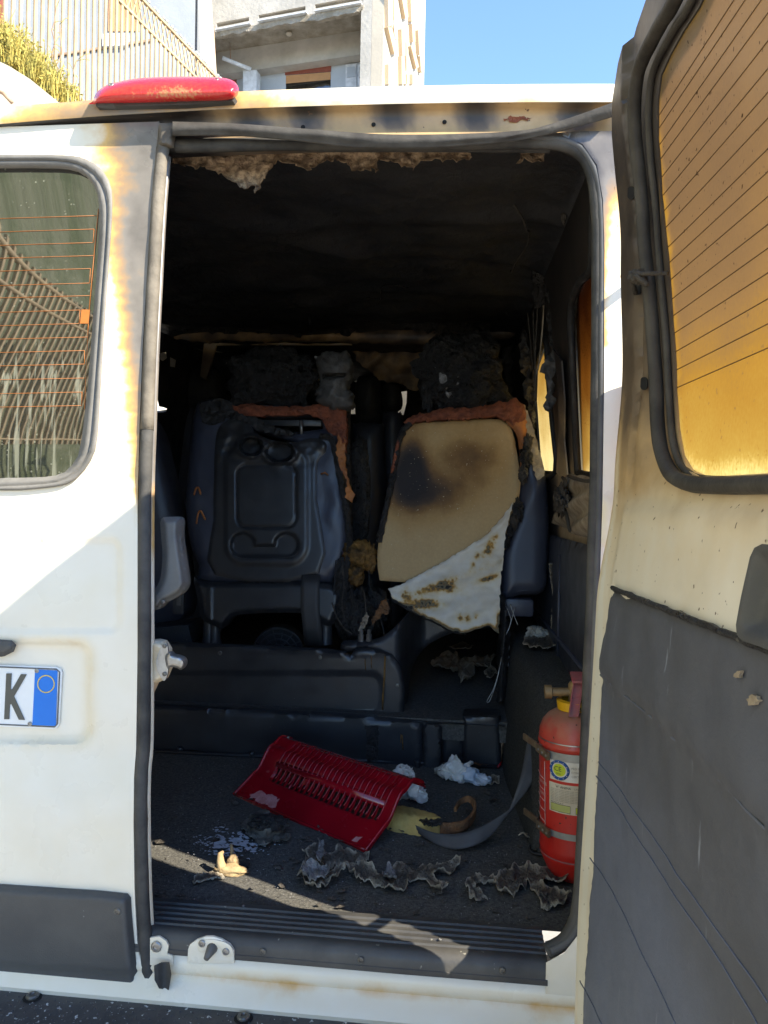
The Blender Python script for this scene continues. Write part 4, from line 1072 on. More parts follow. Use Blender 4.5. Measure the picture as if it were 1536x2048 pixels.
def rd_attr(u, z, d):
    s = interp(z, [(1.1, .06), (1.265, .07), (1.35, .15), (1.385, .26), (1.42, .40), (1.46, .47), (1.53, .60), (1.62, .70), (1.75, .78), (2.0, .84)])
    s -= .24 * math.exp(-((u - .012) / .010) ** 2) * sstep(1.62, 1.45, z)
    s += .16 * math.exp(-(u / .03) ** 2) * sstep(1.22, 1.30, z) * sstep(1.45, 1.36, z)
    s += .04 * nz(u * 9, z * 9) + .03 * nz(u * 45, z * 30)
    # dry patch along the outer edge where the paint flaked
    return s
def rd_off(u, z, d):
    o = 0.0
    o -= .012 * sstep(.10, .06, d) * sstep(1.40, 1.45, z) * (1 if u > .07 else 0)           # channel round the glass
    o += .010 * sstep(1.395, 1.375, z) * sstep(.05, .10, u) * sstep(1.246, 1.262, z)                                  # ledge below the glass
    return o
rdoor = sheet('open_rear_door', edge, lambda u, z, d: DP(u, z, rd_off(u, z, d)), .012, m_inner, van, thick=.032, tdir=DN, holes=[glass_ol], attr=rd_attr)
sheet('window_glass', glass_ol if False else [(u + (-.006 if u < .4 else .006), z + (-.006 if z < 1.6 else .006)) for u, z in glass_ol], lambda u, z, d: DP(u, z, -.014), .02, m_gdoor, rdoor, thick=.003, tdir=DN,
      attr=lambda u, z, d: interp(z, [(1.405, .00), (1.425, .10), (1.45, .20), (1.51, .27), (1.56, .40), (1.64, .56), (1.78, .64), (2.0, .70)]) * sstep(.0, .022, d) + (.10 if z > 1.5 and d < .02 else 0) + .05 * nz(u * 8, z * 5))
gp = [DP(u, z, .002) for u, z in sp2(gask_ol, 4, True)]
tube('window_gasket', gp, [.0088 * (1 + .08 * nz(i * .4, 3)) for i in range(len(gp))], m_doorseal, rdoor, 10, closed=True)
gp = [DP(u, z, -.008) for u, z in sp2([(lerp(a[0], b[0], .55), lerp(a[1], b[1], .55)) for a, b in zip(gask_ol, gl_l + glass_ol[len(gl_l):] + [glass_ol[-1]])], 3, True)]
tube('gasket_lip', gp, .0045, m_doorseal, rdoor, 8, closed=True)
for (u_, v_) in [(1336, 782), (1334, 748), (1330, 714), (1331, 676), (1329, 642), (1326, 610), (1331, 566), (1331, 530), (1323, 505), (1316, 469), (1315, 434), (1314, 402), (1312, 366), (1310, 330), (1312, 296), (1312, 262), (1316, 230)]:
    u, z = D2(u_, v_, -.012)
    tube('heater_line', [DP(u, z, -.0135), DP(.45, z, -.0135), DP(.66, z, -.0135)], .0006, m_brline, rdoor, 5)
u0, z0 = D2(1315, 330, -.012); u1, z1 = D2(1337, 786, -.012)
tube('heater_bus', [DP(u1, z1, -.0135), DP(*D2(1325, 560, -.012), -.0135), DP(u0, z0, -.0135)], .0008, m_brline, rdoor, 5)
def slot(px, py, h):
    n = 14; pts = []
    for k in range(n):
        t = 2 * math.pi * k / n; pts.append((px + 7 * math.cos(t), py + (h - 7) * (1 if math.sin(t) > 0 else -1) + 7 * math.sin(t)))
    prism('door_slot', [DP(*D2(u, v), rd_off(.05, 1.2, .05) + .0016) for u, v in pts], DN * .001, m_dark, rdoor)
slot(1264, 386, 13); slot(1277, 576, 14); slot(1290, 767, 13)
# flaked paint specks on the outer flange
vs = []; fs = []; rnd = random.Random(3)
for i in range(70):
    py = rnd.uniform(330, 980); px = interp(py, [(330, 1222), (480, 1232), (700, 1250), (900, 1243), (1000, 1236)]) + abs(rnd.gauss(0, 4)) + 3
    if py > 560 and rnd.random() < .75: continue
    u, z = D2(px, py); r = rnd.uniform(.0006, .002); k = len(vs)
    for t in range(6): vs.append(DP(u + r * .6 * math.cos(t * 1.05) * rnd.uniform(.6, 1.2), z + r * 1.6 * math.sin(t * 1.05) * rnd.uniform(.6, 1.2), .0012))
    fs.append(tuple(range(k, k + 6)))
fk = obj('paint_flakes', vs, fs, m_fabric, rdoor); fk['kind'] = 'stuff'
# melted wire clip on the gasket
cl = blob('wire_clip', DP(*D2(1304, 554), .018), (.010, .006, .009), m_ash, rdoor, 3, .5, 2.0, 4.4, ridge=.5)
tube('clip_wire', [DP(*D2(1318, 570), .014), DP(*D2(1308, 552), .022), DP(*D2(1296, 562), .020), DP(*D2(1286, 572), .012), DP(*D2(1280, 586), .006)], [.003, .004, .003, .003, .004], m_ash, rdoor, 6)
tube('clip_wire', [DP(*D2(1326, 546), -.006), DP(*D2(1312, 548), .018), DP(*D2(1300, 544), .021)], .0028, m_ash, rdoor, 6)
# trim panel
TL = [D2(u, v, .014) for u, v in [(1222, 1180), (1214, 1196), (1204, 1350), (1194, 1520), (1184, 1720), (1172, 1900), (1165, 2040)]]
tz = TL[0][1]
trim_ol = [(TL[0][0] + .004, tz + .002)] + [(max(.008, a), b) for a, b in TL[1:]] + [(.014, .52), (.72, .52), (.72, tz + .004)]
SA = [D2(u, v, .016) for u, v in [(1203, 1350), (1240, 1382), (1290, 1424), (1340, 1468), (1430, 1552), (1536, 1660)]]
def segd(u, z, poly):
    best = 9; sg = 0
    for a, b in zip(poly, poly[1:]):
        ax, az = a; dx, dz = b[0] - a[0], b[1] - a[1]; L2 = dx * dx + dz * dz
        t = max(0, min(1, ((u - ax) * dx + (z - az) * dz) / L2)); ex, ez = u - ax - t * dx, z - az - t * dz
        dd = math.hypot(ex, ez)
        if dd < best: best = dd; sg = dx * ez - dz * ex
    return best, sg
def trim_off(u, z, d):
    b, s = segd(u, z, SA); o = .014 - .004 * sstep(.010, 0, d)
    if s > 0: o += .007 * sstep(.0, .006, b) * sstep(.09, .02, b)
    return o + .003 * nz(u * 7, z * 5) + .0012 * nz(u * 26, z * 14, 3) + .002 * max(0, .3 - abs(nz(u * 5 + z * 3, z * 2, 7))) * 3
trim = sheet('trim_panel', trim_ol, lambda u, z, d: DP(u, z, trim_off(u, z, d)), .011, m_trim, rdoor, attr=lambda u, z, d: .75 * sstep(-.10, .05, z - interp(u, [(.0, 1.20), (.3, 1.05), (.6, .93)])) + .15 * sstep(.012, 0, d), thick=.006, tdir=DN)
def seam(pts, name='seam', r=.0009, o=.0150):
    tube(name, [DP(u, z, trim_off(u, z, 1.0) + .0004) for u, z in [D2(a, b, o) for a, b in sp2(pts, 14, False)]], r, m_trim, trim, 6)
seam([(1203, 1350), (1240, 1382), (1290, 1424), (1340, 1468), (1430, 1552), (1536, 1662)], r=.0014)
seam([(1198, 1524), (1260, 1608), (1350, 1740), (1440, 1872), (1536, 2004)]); seam([(1193, 1552), (1250, 1634), (1330, 1762), (1420, 1895), (1512, 2048)])
seam([(1180, 1716), (1210, 1762), (1262, 1860), (1348, 2048)]); seam([(1163, 1962), (1180, 1995), (1204, 2048)])
for (px, py, w, h) in ((1474, 1348, 6, 9), (1504, 1401, 11, 9)):
    pts = rag([(px + w * math.cos(t), py + h * math.sin(t)) for t in [2 * math.pi * k / 16 for k in range(16)]], 6, 7, px)
    prism('worn_spot', [DP(*D2(a, b, .018), .0180) for a, b in pts], DN * .003, m_fabric, trim)
tube('charred_top_edge', [DP(u, tz + .003 + .0015 * nz(u * 40, 2), .014 + .002 * nz(u * 60, 5)) for u in [TL[0][0] + .004 + (.70 - TL[0][0]) * k / 60 for k in range(61)]], [.003 + .0022 * abs(nz(k * .7, 4)) for k in range(61)], m_char, trim, 6)
# grab handle recess
HR = [D2(u, v, .018) for u, v in [(1540, 1088), (1524, 1096), (1515, 1115), (1498, 1190), (1487, 1250), (1489, 1270), (1500, 1282), (1536, 1294)]]
hz = HR[0][1]; hb_ = HR[-1][1]
hro = HR + [(.66, hb_), (.68, hb_ + .02), (.68, hz - .02), (.66, hz)]
hdl = sheet('handle_recess', hro, lambda u, z, d: DP(u, z, .024 - .011 * sstep(.006, .016, d)), .006, m_clad, rdoor)
# hinges bridging the gap to the pillar
for z in (.965, 1.80):
    p0 = DP(.035, z, -.030); p1 = Vector((.318, yr(z) + .0, z))
    tube('hinge', [p0, p0.lerp(p1, .3) + Vector((.012, .0, 0)), p0.lerp(p1, .7) + Vector((.012, 0, 0)), p1], .008, m_paint, rdoor, 8, attr=lambda p: .1)

# ================================================================== inside shell
# roof lining: sagging, sooted
def ceil_z(x, y):
    z = 2.085 + (.028 * y if y < 2.2 else .062) - .25 * max(0, x - .13) ** 2 * 9 - .9 * max(0, -1.22 - x) ** 2
    z -= .016 * math.exp(-((y - .60 + .06 * x) / .035) ** 2) + .014 * math.exp(-((y - 1.32 - .10 * x) / .05) ** 2) + .012 * math.exp(-((y - .95 - .35 * x) / .04) ** 2)
    z -= .020 * abs(nz(x * 1.3 + y * 2.1, y * .9 - x * .7, 4)) + .010 * max(0, .25 - abs(nz(x * 3 + 4, y * 3.5))) * 4 * sstep(.25, .5, y)
    return z + .022 * fbm(x * 2.2, y * 2.6, 1) * sstep(.15, .35, y) + .006 * fbm(x * 9, y * 9, 3) * sstep(.15, .3, y)
lin = sheet('roof_lining', [(-1.40, .155), (.265, .155), (.265, 3.35), (-1.40, 3.35)], lambda u, v, d: Vector((u, v, ceil_z(u, v))), .035, m_lining, van)
rem = [(345, 300), (345, 326), (362, 333), (400, 330), (440, 346), (462, 360), (488, 374), (508, 372), (512, 385), (520, 370), (533, 345), (556, 321), (590, 326), (622, 338), (640, 324), (668, 318), (700, 330), (716, 343), (744, 334), (752, 347), (757, 322), (775, 318), (800, 330), (828, 337), (842, 322), (866, 318), (905, 320), (941, 321), (944, 298)]
def remn(name, q, seed):
    sheet(name, rag(densify(q, 5), 7, 9, seed), lambda u, v, d: PY(u, v, .205 - .012 * nz(u / 18, v / 14, seed) - .010 * sstep(5, 0, d)), 4.5, m_tan, van, .003, Vector((0, 1, 0)))
remn('lining_remnant', rem, 1.0); remn('lining_remnant', [(1040, 298), (1038, 325), (1054, 316), (1070, 320), (1086, 318), (1088, 298)], 2.0)
tube('lining_edge_roll', [PY(u, v, .150) for u, v in sp2([(348, 306), (420, 298), (520, 295), (700, 296), (900, 296), (1100, 298)], 8, False)], .008, m_seal, van, 8)
for i, q in enumerate([[(-.35, 1.35), (-.30, 1.30), (-.28, 1.2), (-.2, 1.22)], [(.10, .5), (.14, .62), (.15, .80), (.12, 1.0)]]):
    tube('lining_wire', [Vector((x, y, ceil_z(x, y) - .02 - .01 * nz(x * 9, y * 9))) for x, y in sp2(q, 6, False)], .003, m_ash if i else m_char, lin, 5)
for i, (u, v) in enumerate([(1128, 432), (1150, 486), (1015, 620), (620, 640)]):
    blob('melted_lining_bit', PY(u, v, .55 if i < 2 else 1.6), (.006, .006, .016), m_ash if i < 2 else m_char, lin, 3, .6, 2.2, i, ridge=.5)
# right wall, inner face
W1 = [PWall(u, v) for u, v in [(1157, 940), (1150, 800), (1143, 640), (1146, 600), (1160, 565), (1185, 535)]]
near_w = W1 + [(.20, 1.94), (.15, 1.90), (.14, 1.52), (.17, 1.465), (.40, 1.455), (.62, 1.47)]
far_w = [PWall(u, v) for u, v in [(1112, 943), (1106, 850), (1098, 760), (1093, 680), (1086, 690), (1070, 740), (1068, 800), (1078, 940)]]
wall_ol = [(.005, .60), (3.35, .60), (3.35, 2.17), (.125, 2.04), (.10, 1.9), (.055, 1.5), (.012, 1.15)]
wl_attr = lambda u, z, d: max(.35 + .5 * sstep(1.45, 1.6, z), .95 * sstep(1.62, 1.95, z), .92 * sstep(.9, 1.3, u)) + .08 * nz(u * 8, z * 8) - (.22 * sstep(.03, 0, d) if z < 1.62 else 0)
wall_r = sheet('side_wall_inner', wall_ol, lambda u, z, d: Vector((xw(z) + .004 * sstep(.03, .0, d), u, z)), .04, m_beige, van, holes=[near_w, far_w], attr=wl_attr)
def gsl(poly, name, at_):
    cx = sum(p[0] for p in poly) / len(poly); cz = sum(p[1] for p in poly) / len(poly)
    q = [(cx + (a - cx) * 1.04, cz + (b - cz) * 1.03) for a, b in poly]
    sheet(name, q, lambda u, z, d: Vector((xw(z) + .012, u, z)), .03, m_gside, wall_r, .003, Vector((1, 0, 0)), attr=at_)
gsl(near_w, 'side_window_glass', lambda u, z, d: interp(z, [(1.46, .08), (1.52, .25), (1.66, .44), (1.80, .62), (1.95, .85)]) + .10 * nz(u * 6, z * 3))
gsl(far_w, 'side_window_glass', lambda u, z, d: interp(z, [(1.5, .02), (1.7, .10), (1.9, .25)]))
def frame(poly, r, name):
    tube(name, [Vector((xw(z) - .002, u, z)) for u, z in sp2(poly, 3, True)], r, m_charfine, wall_r, 8, closed=True)
frame(near_w, .009, 'window_rubber'); frame(far_w, .008, 'window_rubber')
# body side must not seal off the windows: outer glass reveals are open there
sheet('lower_side_trim', [(.05, .63), (2.4, .63), (2.4, 1.29), (.55, 1.30), (.05, 1.30)], lambda u, z, d: Vector((xw(z) - .010 - .006 * sstep(0, .02, d) + .005 * math.exp(-((z - 1.12) / .008) ** 2), u, z)), .03, m_vinyl, van)
tube('trim_rib', [Vector((xw(1.0) - .018, .42, 1.02)), Vector((xw(1.0) - .018, 2.2, .98))], .006, m_vinyl, van, 6)
tube('trim_rib', [Vector((xw(1.0) - .018, .95, 1.25)), Vector((xw(1.0) - .018, .95, .9))], .005, m_vinyl, van, 6)
# left inner wall and cab front, all soot
def PLw(px, py):
    z = 1.7
    for _ in range(8): p = PX(px, py, -1.395 + .10 * max(0, z - 1.35)); z = p.z
    return (p.y, p.z)
lsl = [[(316, 708), (332, 704), (334, 716), (326, 722), (318, 718)], [(340, 714), (352, 720), (350, 735), (340, 733)], [(306, 780), (314, 794), (318, 813), (334, 816), (332, 824), (306, 825)], [(440, 764), (456, 748), (461, 766), (452, 772)]]
sheet('side_wall_inner', wall_ol, lambda u, z, d: Vector((-1.395 + .10 * max(0, z - 1.35), u, z)), .08, m_charfine, van, holes=[[PLw(*q) for q in h] for h in lsl])
fr = [PY(u, v, 3.3) for u, v in [(180, 560), (1180, 560), (1180, 1330), (180, 1330)]]
slits = [[(322, 709), (331, 706), (330, 717), (324, 716)], [(341, 716), (350, 721), (348, 733), (341, 731)], [(308, 788), (315, 800), (317, 815), (331, 818), (328, 822), (308, 823)], [(442, 763), (455, 751), (458, 766), (450, 770)], [(700, 812), (713, 812), (713, 828), (699, 828)], [(800, 784), (814, 782), (813, 806), (807, 830), (796, 829)],
         [(698, 758), (720, 757), (744, 760), (724, 764), (720, 775), (714, 774), (712, 764)], [(1001, 755), (1008, 752), (1007, 768), (1002, 770)], [(712, 1188), (720, 1185), (727, 1187), (725, 1189)], [(700, 1209), (712, 1209), (712, 1212), (700, 1211)], [(720, 1210), (728, 1210), (728, 1212), (720, 1212)]]
sheet('cab_front', [(20, 380), (1260, 380), (1260, 1330), (20, 1330)], lambda u, v, d: (lambda p: Vector((max(-1.42, min(.30, p.x)), p.y, min(2.15, p.z))))(PY(u, v, 3.3)), 30, m_charfine, van, holes=slits)
# scorched cross member and hanging trim at the front of the load space
def xm_attr(u, v, d): return .55 + .25 * nz(u / 40, v / 20) + .3 * sstep(620, 900, u) * .6
sheet('roof_cross_member', rag(densify([(330, 655), (420, 650), (480, 652), (600, 660), (760, 655), (1030, 640), (1040, 668), (980, 684), (880, 690), (760, 684), (600, 680), (440, 680), (415, 686), (350, 676)], 8), 4, 14, 3), lambda u, v, d: PY(u, v, 2.02 - .02 * math.sin(max(0, min(1, d / 14)) * 1.57)), 7, m_beige, van, .03, Vector((0, 1, 0)), attr=xm_attr)
sheet('door_header_strip', [(408, 686), (430, 682), (700, 683), (704, 689), (432, 690), (412, 760), (400, 752)], lambda u, v, d: PY(u, v, 2.25), 6, m_beige, van, .02, Vector((0, 1, 0)), attr=lambda u, v, d: .24 + .2 * nz(u / 30, v / 30) + .5 * sstep(690, 740, v))
sheet('torn_front_lining', rag(densify([(700, 690), (760, 700), (850, 694), (870, 720), (846, 782), (800, 770), (760, 762), (742, 738), (712, 722)], 7), 8, 16, 6), lambda u, v, d: PY(u, v, 2.5 + .03 * nz(u / 20, v / 20)), 6, m_beige, van, .006, Vector((0, 1, 0)), attr=lambda u, v, d: .56 + .14 * nz(u / 25, v / 25))
sheet('torn_front_lining', rag(densify([(300, 690), (360, 680), (440, 700), (470, 760), (455, 790), (420, 760), (400, 800), (380, 740), (330, 735)], 7), 8, 16, 8), lambda u, v, d: PY(u, v, 2.6 + .03 * nz(u / 20, v / 20)), 6, m_charfine, van, .006, Vector((0, 1, 0)))
# hanging char shreds under the lining
def shred(q, Y, seed, mat=m_char, nm='charred_shred'):
    sheet(nm, rag(densify(q, 6), 8, 14, seed), lambda u, v, d: PY(u, v, Y + .03 * nz(u / 16, v / 16, seed)), 5, mat, van, .004, Vector((0, 1, 0)))
shred([(320, 640), (500, 655), (580, 632), (640, 628), (720, 650), (700, 668), (640, 662), (600, 672), (560, 664), (430, 668), (330, 660)], 1.95, 1.2)
shred([(780, 640), (900, 622), (1000, 606), (1060, 590), (1064, 604), (960, 632), (880, 650), (860, 664), (800, 660)], 1.9, 2.2)
shred([(860, 648), (930, 642), (990, 634), (985, 654), (900, 662), (866, 668)], 1.85, 5.2)
# hanging belt, wires and flap on the right wall
def wire(pts, Y, r, mat=m_char, nm='hanging_wire'): tube(nm, [PY(u, v, Y) for u, v in sp2(pts, 4, False)], r, mat, van, 6)
wire([(1076, 560), (1074, 640), (1070, 720), (1072, 800), (1078, 900)], 1.05, .0022, m_ash); wire([(1086, 560), (1087, 620), (1082, 690), (1076, 740)], 1.05, .0022, m_fabric)
wire([(1055, 625), (1064, 720), (1072, 830), (1080, 905)], 1.15, .0016, m_ash); wire([(1066, 620), (1069, 720), (1071, 800)], 1.1, .0018, m_ash)
blob('melted_belt_anchor', PY(1082, 565, 1.05), (.022, .016, .062), m_char, van, 4, .5, 2.2, 2.0, ridge=.4)
shred([(1092, 712), (1106, 700), (1122, 720), (1128, 745), (1124, 760), (1110, 745), (1108, 790), (1104, 822), (1094, 826), (1088, 812), (1096, 780), (1090, 750), (1078, 742)], .92, 9.1, m_tile, 'scorched_flap')
sheet('pillar_trim', [(1112, 700), (1126, 722), (1130, 800), (1128, 880), (1134, 950), (1128, 962), (1112, 945), (1118, 860), (1118, 780)], lambda u, v, d: Vector((xw(PX(u, v, .27).z) - .012 - .008 * sstep(0, 7, d), *PWall(u, v, .012))), 5, m_beige, van, .004, Vector((1, 0, 0)), attr=lambda u, v, d: interp(v, [(720, .85), (860, .62), (940, .42)]))
shred([(1098, 560), (1106, 556), (1108, 620), (1116, 690), (1112, 720), (1102, 700), (1096, 640)], .95, 11.1, m_char)
shred([(1036, 690), (1052, 660), (1062, 700), (1066, 790), (1074, 880), (1066, 900), (1056, 830), (1046, 760)], 1.28, 12.1, m_char)
shred([(1004, 700), (1024, 690), (1030, 760), (1022, 800), (1012, 770)], 1.9, 13.1, m_charfine)
# beige quarter cloth on the ledge
led = sheet('quarter_panel_cloth', rag(densify([(1111, 985), (1118, 958), (1134, 948), (1160, 952), (1200, 956), (1206, 1086), (1178, 1078), (1140, 1062), (1113, 1046)], 6), 3, 10, 4), lambda u, v, d: Vector((xw(1.4) - .022 - .012 * sstep(0, 12, d) - .010 * math.sin((u * .8 + v) / 9) * sstep(960, 1000, v), *PWall(u, v, .022))), 5, m_fabric, van, .004, Vector((1, 0, 0)))
for i, q in enumerate([[(1120, 955), (1128, 966), (1122, 990), (1126, 1010), (1136, 1030), (1144, 1062)], [(1132, 952), (1150, 958), (1170, 962), (1186, 958)], [(1118, 990), (1130, 1000), (1124, 1014), (1136, 1012)]]):
    y0, z0 = PWall(*q[0], .05)
    tube('burnt_piping', [Vector((xw(1.4) - .045, *PWall(a, b, .045))) for a, b in sp2(q, 4, False)], [.004 + .0025 * abs(nz(k * .9, i)) for k in range((len(q) - 1) * 4 + 1)], m_ash, led, 6)
blob('burnt_tuft', Vector((xw(1.4) - .05, *PWall(1122, 1000, .05))), (.014, .05, .030), m_ash, led, 4, .6, 2.5, 3.0, ridge=.6)

# ---- floor, steps and wheel arch
fl_ = sheet('load_floor', [(-1.39, .088), (.31, .088), (.31, 1.0), (-1.39, 1.0)], lambda u, v, d: Vector((u, v, ZF + .0025 * fbm(u * 5, v * 5) + .010 * sstep(.115, .09, v))), .02, m_carpet, van)
ZS = PY(900, 1441, .965).z
box2('raised_floor', (-1.39, .972, ZS - .06), (.31, 3.3, ZS), m_carpet, van)
def stepm(u, v, d, Y=.95): 
    p = PY(u, v, Y); p.z = max(p.z, ZF - .004); return p
def st_d(u, v, d): return stepm(u, v, d, .95 + .010 * sstep(4, 0, d) - .002 * nz(u / 60, v / 40))
step = sheet('floor_step', [(120, 1398), (300, 1411), (700, 1430), (846, 1443), (846, 1560), (120, 1560)], st_d, 9, m_blackpl, van, .03, Vector((0, 1, 0)))
sheet('step_block', [(846, 1444), (884, 1448), (884, 1560), (846, 1560)], lambda u, v, d: stepm(u, v, d, .944 + .012 * sstep(4, 0, d)), 6, m_blackpl, step, .08, Vector((.02, 1, 0)))
sheet('step_block', [(884, 1447), (926, 1450), (926, 1560), (884, 1560)], lambda u, v, d: stepm(u, v, d, .985 + .006 * sstep(4, 0, d)), 6, m_blackpl, step, .08, Vector((.02, 1, 0)))
sheet('step_block', [(926, 1432), (1000, 1430), (1004, 1560), (926, 1560)], lambda u, v, d: stepm(u, v, d, .965 + .012 * sstep(5, 0, d)), 6, m_blackpl, step, .08, Vector((.02, 1, 0)))
sheet('step_top', [(-1.39, .953), (.13, .953), (.13, 1.08), (-1.39, 1.08)], lambda u, v, d: Vector((u, v, PY(700, 1428, .955).z - .014)), .05, m_blackpl, step)
tube('step_foot_rail', [PZ(u, v, ZF + .006) for u, v in [(250, 1500), (420, 1508), (560, 1514), (800, 1524), (1000, 1534)]], .006, m_blackpl, step, 6)
for (u, v) in ((362, 1493), (505, 1502), (640, 1506), (835, 1520), (925, 1512), (965, 1516)):
    lathe('foot_clip', [(.010, -.012), (.010, .010), (.007, .014), (0, .014)], PZ(u, v + 8, ZF + .006) + Vector((0, -.004, 0)), (0, -.3, 1), m_blackpl, step, 10)
pan = [(120, 1276), (300, 1283), (520, 1291), (660, 1298), (690, 1303), (700, 1312), (709, 1300), (724, 1296), (760, 1299), (784, 1310), (802, 1334), (810, 1372), (808, 1440), (120, 1402)]
def pan_off(u, v):
    r = sdrr(u, v, 440, 1386, 325, 40, 26)
    return .006 * sstep(-3, 3, r) + .004 * math.exp(-((v - 1290 - (u - 300) * .04) / 3) ** 2)
bpan = sheet('seat_base_panel', pan, lambda u, v, d: PY(u, v, 1.035 - pan_off(u, v) + .008 * sstep(5, 0, d)), 7, m_blackpl, van, .01, Vector((0, 1, 0)))
for (u, v) in ((440, 1306), (640, 1315), (795, 1371)): place('screw', screw_dk, PY(u, v, 1.026), (0, -1, 0), .007, bpan)
arch = [(682, 1286), (740, 1284), (770, 1272), (800, 1245), (828, 1214), (862, 1192), (1012, 1192), (1012, 1234), (985, 1255), (930, 1260), (882, 1275), (846, 1299), (826, 1332), (815, 1375), (813, 1436), (770, 1432), (768, 1340), (755, 1305), (720, 1299), (690, 1306)]
ar = sheet('seat_frame_arch', sp2(arch, 2), lambda u, v, d: PY(u, v, 1.05 + .012 * sstep(6, 0, d) + .22 * sstep(790, 850, u)), 6, m_blackpl2, van, .05, Vector((0, 1, 0)))
for (u, v) in ((722, 1268), (738, 1268)): lathe('bolt', [(.010, -.01), (.010, .02), (.006, .02), (.006, .035), (0, .035)], PY(u, v + 14, 1.08), (0, 0, 1), m_steel, ar, 8)
# sticky runs on the panels
for (pts, w) in (([(770, 1312), (769, 1350), (766, 1390), (765, 1420)], .0028), ([(730, 1318), (731, 1340)], .0015), ([(742, 1310), (743, 1336)], .0012), ([(804, 1470), (806, 1500)], .0016), ([(802, 1468), (801, 1486)], .001)):
    tube('amber_run', [PY(u, v, 1.0275 if v < 1440 else .944) for u, v in pts], w, m_amber, bpan, 6, flat=(1, .5))
sheet('tar_run', rag(densify([(730, 1450), (758, 1452), (756, 1522), (734, 1520)], 6), 4, 10, 3), lambda u, v, d: PY(u, v, .9465), 6, m_char, step, .001, Vector((0, 1, 0)))
# wheel arch box under grey carpet
vs = []; fs = []; secs = [(.420, .622), (.425, .70), (.44, .80), (.47, .88), (.52, .93), (.60, .955), (.9, .96), (1.3, .955), (1.9, .955)]
for (y, zt2) in secs:
    xb = lerp(.170, .126, (y - .33) / .56) if y < .89 else .126
    h = (zt2 - .62) / .335
    for (fx_, fz_) in ((0, 0), (.010, .35), (.020, .7), (.030, .9), (.045, .97), (.065, 1.0), (.20, 1.0)):
        vs.append((xb + fx_ + .003 * nz(y * 12, fz_ * 5), y, .615 + (zt2 - .615) * fz_ + .002 * nz(y * 15, fx_ * 40)))
n = 7
for i in range(len(secs) - 1):
    for j in range(n - 1): fs.append((i * n + j, i * n + j + 1, (i + 1) * n + j + 1, (i + 1) * n + j))
obj('wheel_arch_box', vs, fs, m_carpet2, van, True)
# latch and grey lever on the closed door's inner edge
lat = sheet('door_latch', [(298, 1282), (312, 1281), (326, 1284), (336, 1300), (337, 1340), (328, 1360), (310, 1368), (300, 1390), (298, 1400)], lambda u, v, d: PRr(u, v, -.030 + .012 * sstep(0, 8, d)), 4, m_paint, van, .02, Vector((0, 1, 0)), attr=lambda u, v, d: .22)
sheet('latch_plate', sp2([(322, 1294), (330, 1286), (335, 1292), (337, 1320), (335, 1348), (328, 1362), (320, 1352), (314, 1340), (313, 1318)], 3), lambda u, v, d: PRr(u, v, -.012), 4, m_steel, lat, .004, Vector((0, 1, 0)))
sheet('latch_hook', sp2([(330, 1312), (340, 1304), (346, 1310), (356, 1312), (368, 1318), (370, 1330), (362, 1340), (354, 1336), (342, 1334), (334, 1336)], 3), lambda u, v, d: PRr(u, v, -.008 + .006 * sstep(0, 5, d)), 3, m_steel, lat, .012, Vector((0, 1, 0)))
for v in (1292, 1348): place('screw', screw_dk, PRr(329, v, -.011), (0, -1, 0), .004, lat)
lev = sheet('grey_lever', sp2([(322, 1038), (340, 1034), (361, 1037), (361, 1070), (366, 1110), (372, 1150), (373, 1170), (364, 1186), (346, 1198), (330, 1206), (318, 1218), (304, 1220), (300, 1206), (302, 1188), (314, 1172), (322, 1150), (325, 1110), (322, 1070)], 3), lambda u, v, d: PRr(u, v, -.05 + .014 * sstep(0, 12, d)), 4, m_lever, van, .02, Vector((0, 1, 0)))
place('screw', screw_dk, PRr(326, 1204, -.034), (0, -1, 0), .004, lev)
tube('lever_rod', [PRr(303, 1232, -.03), PRr(304, 1280, -.03)], .005, m_beige, lev, 8)

# ================================================================== seats
def infl(off, r, depth):
    """seat skin: swells away from its outline"""
    def f(u, v, d):
        k = 1 - min(1, d / r); return PS(u, v, off - depth * (1 - math.sqrt(max(0, 1 - k * k))))
    return f
BK = Vector((0, 1, 0))
# ---- left rear seat with hard back shell
sl_ = empty('passenger_seat', PS(530, 1290), 'scorched rear seat with grey hard back shell and melted cup holders', 'seat', 'rear row seats')
cov = [(392, 812), (402, 802), (440, 797), (500, 806), (640, 812), (684, 815), (682, 860), (690, 930), (697, 1040), (694, 1120), (668, 1156), (640, 1167), (415, 1165), (398, 1130), (380, 1085), (372, 1010), (377, 930), (384, 850)]
def cov_m(u, v, d):
    p = infl(.02, 26, .035)(u, v, d); p.y += .004 * nz(u / 22, v / 30) + (.004 * fbm(u / 8, v / 5, 2) if v < 870 else 0); return p
cover = sheet('seat_cover', sp2(cov, 3), cov_m, 7, m_vinyl, sl_, .10, BK, holes=[[(480, 870), (500, 862), (590, 886), (596, 912), (570, 926), (520, 916), (484, 906)], [(512, 834), (560, 838), (640, 832), (646, 858), (600, 864), (560, 862)]])
pnl = [(431, 880), (440, 852), (462, 838), (490, 842), (512, 866), (545, 880), (590, 884), (625, 876), (650, 884), (651, 905), (636, 925), (634, 1000), (637, 1148), (430, 1150), (427, 1040), (428, 950)]
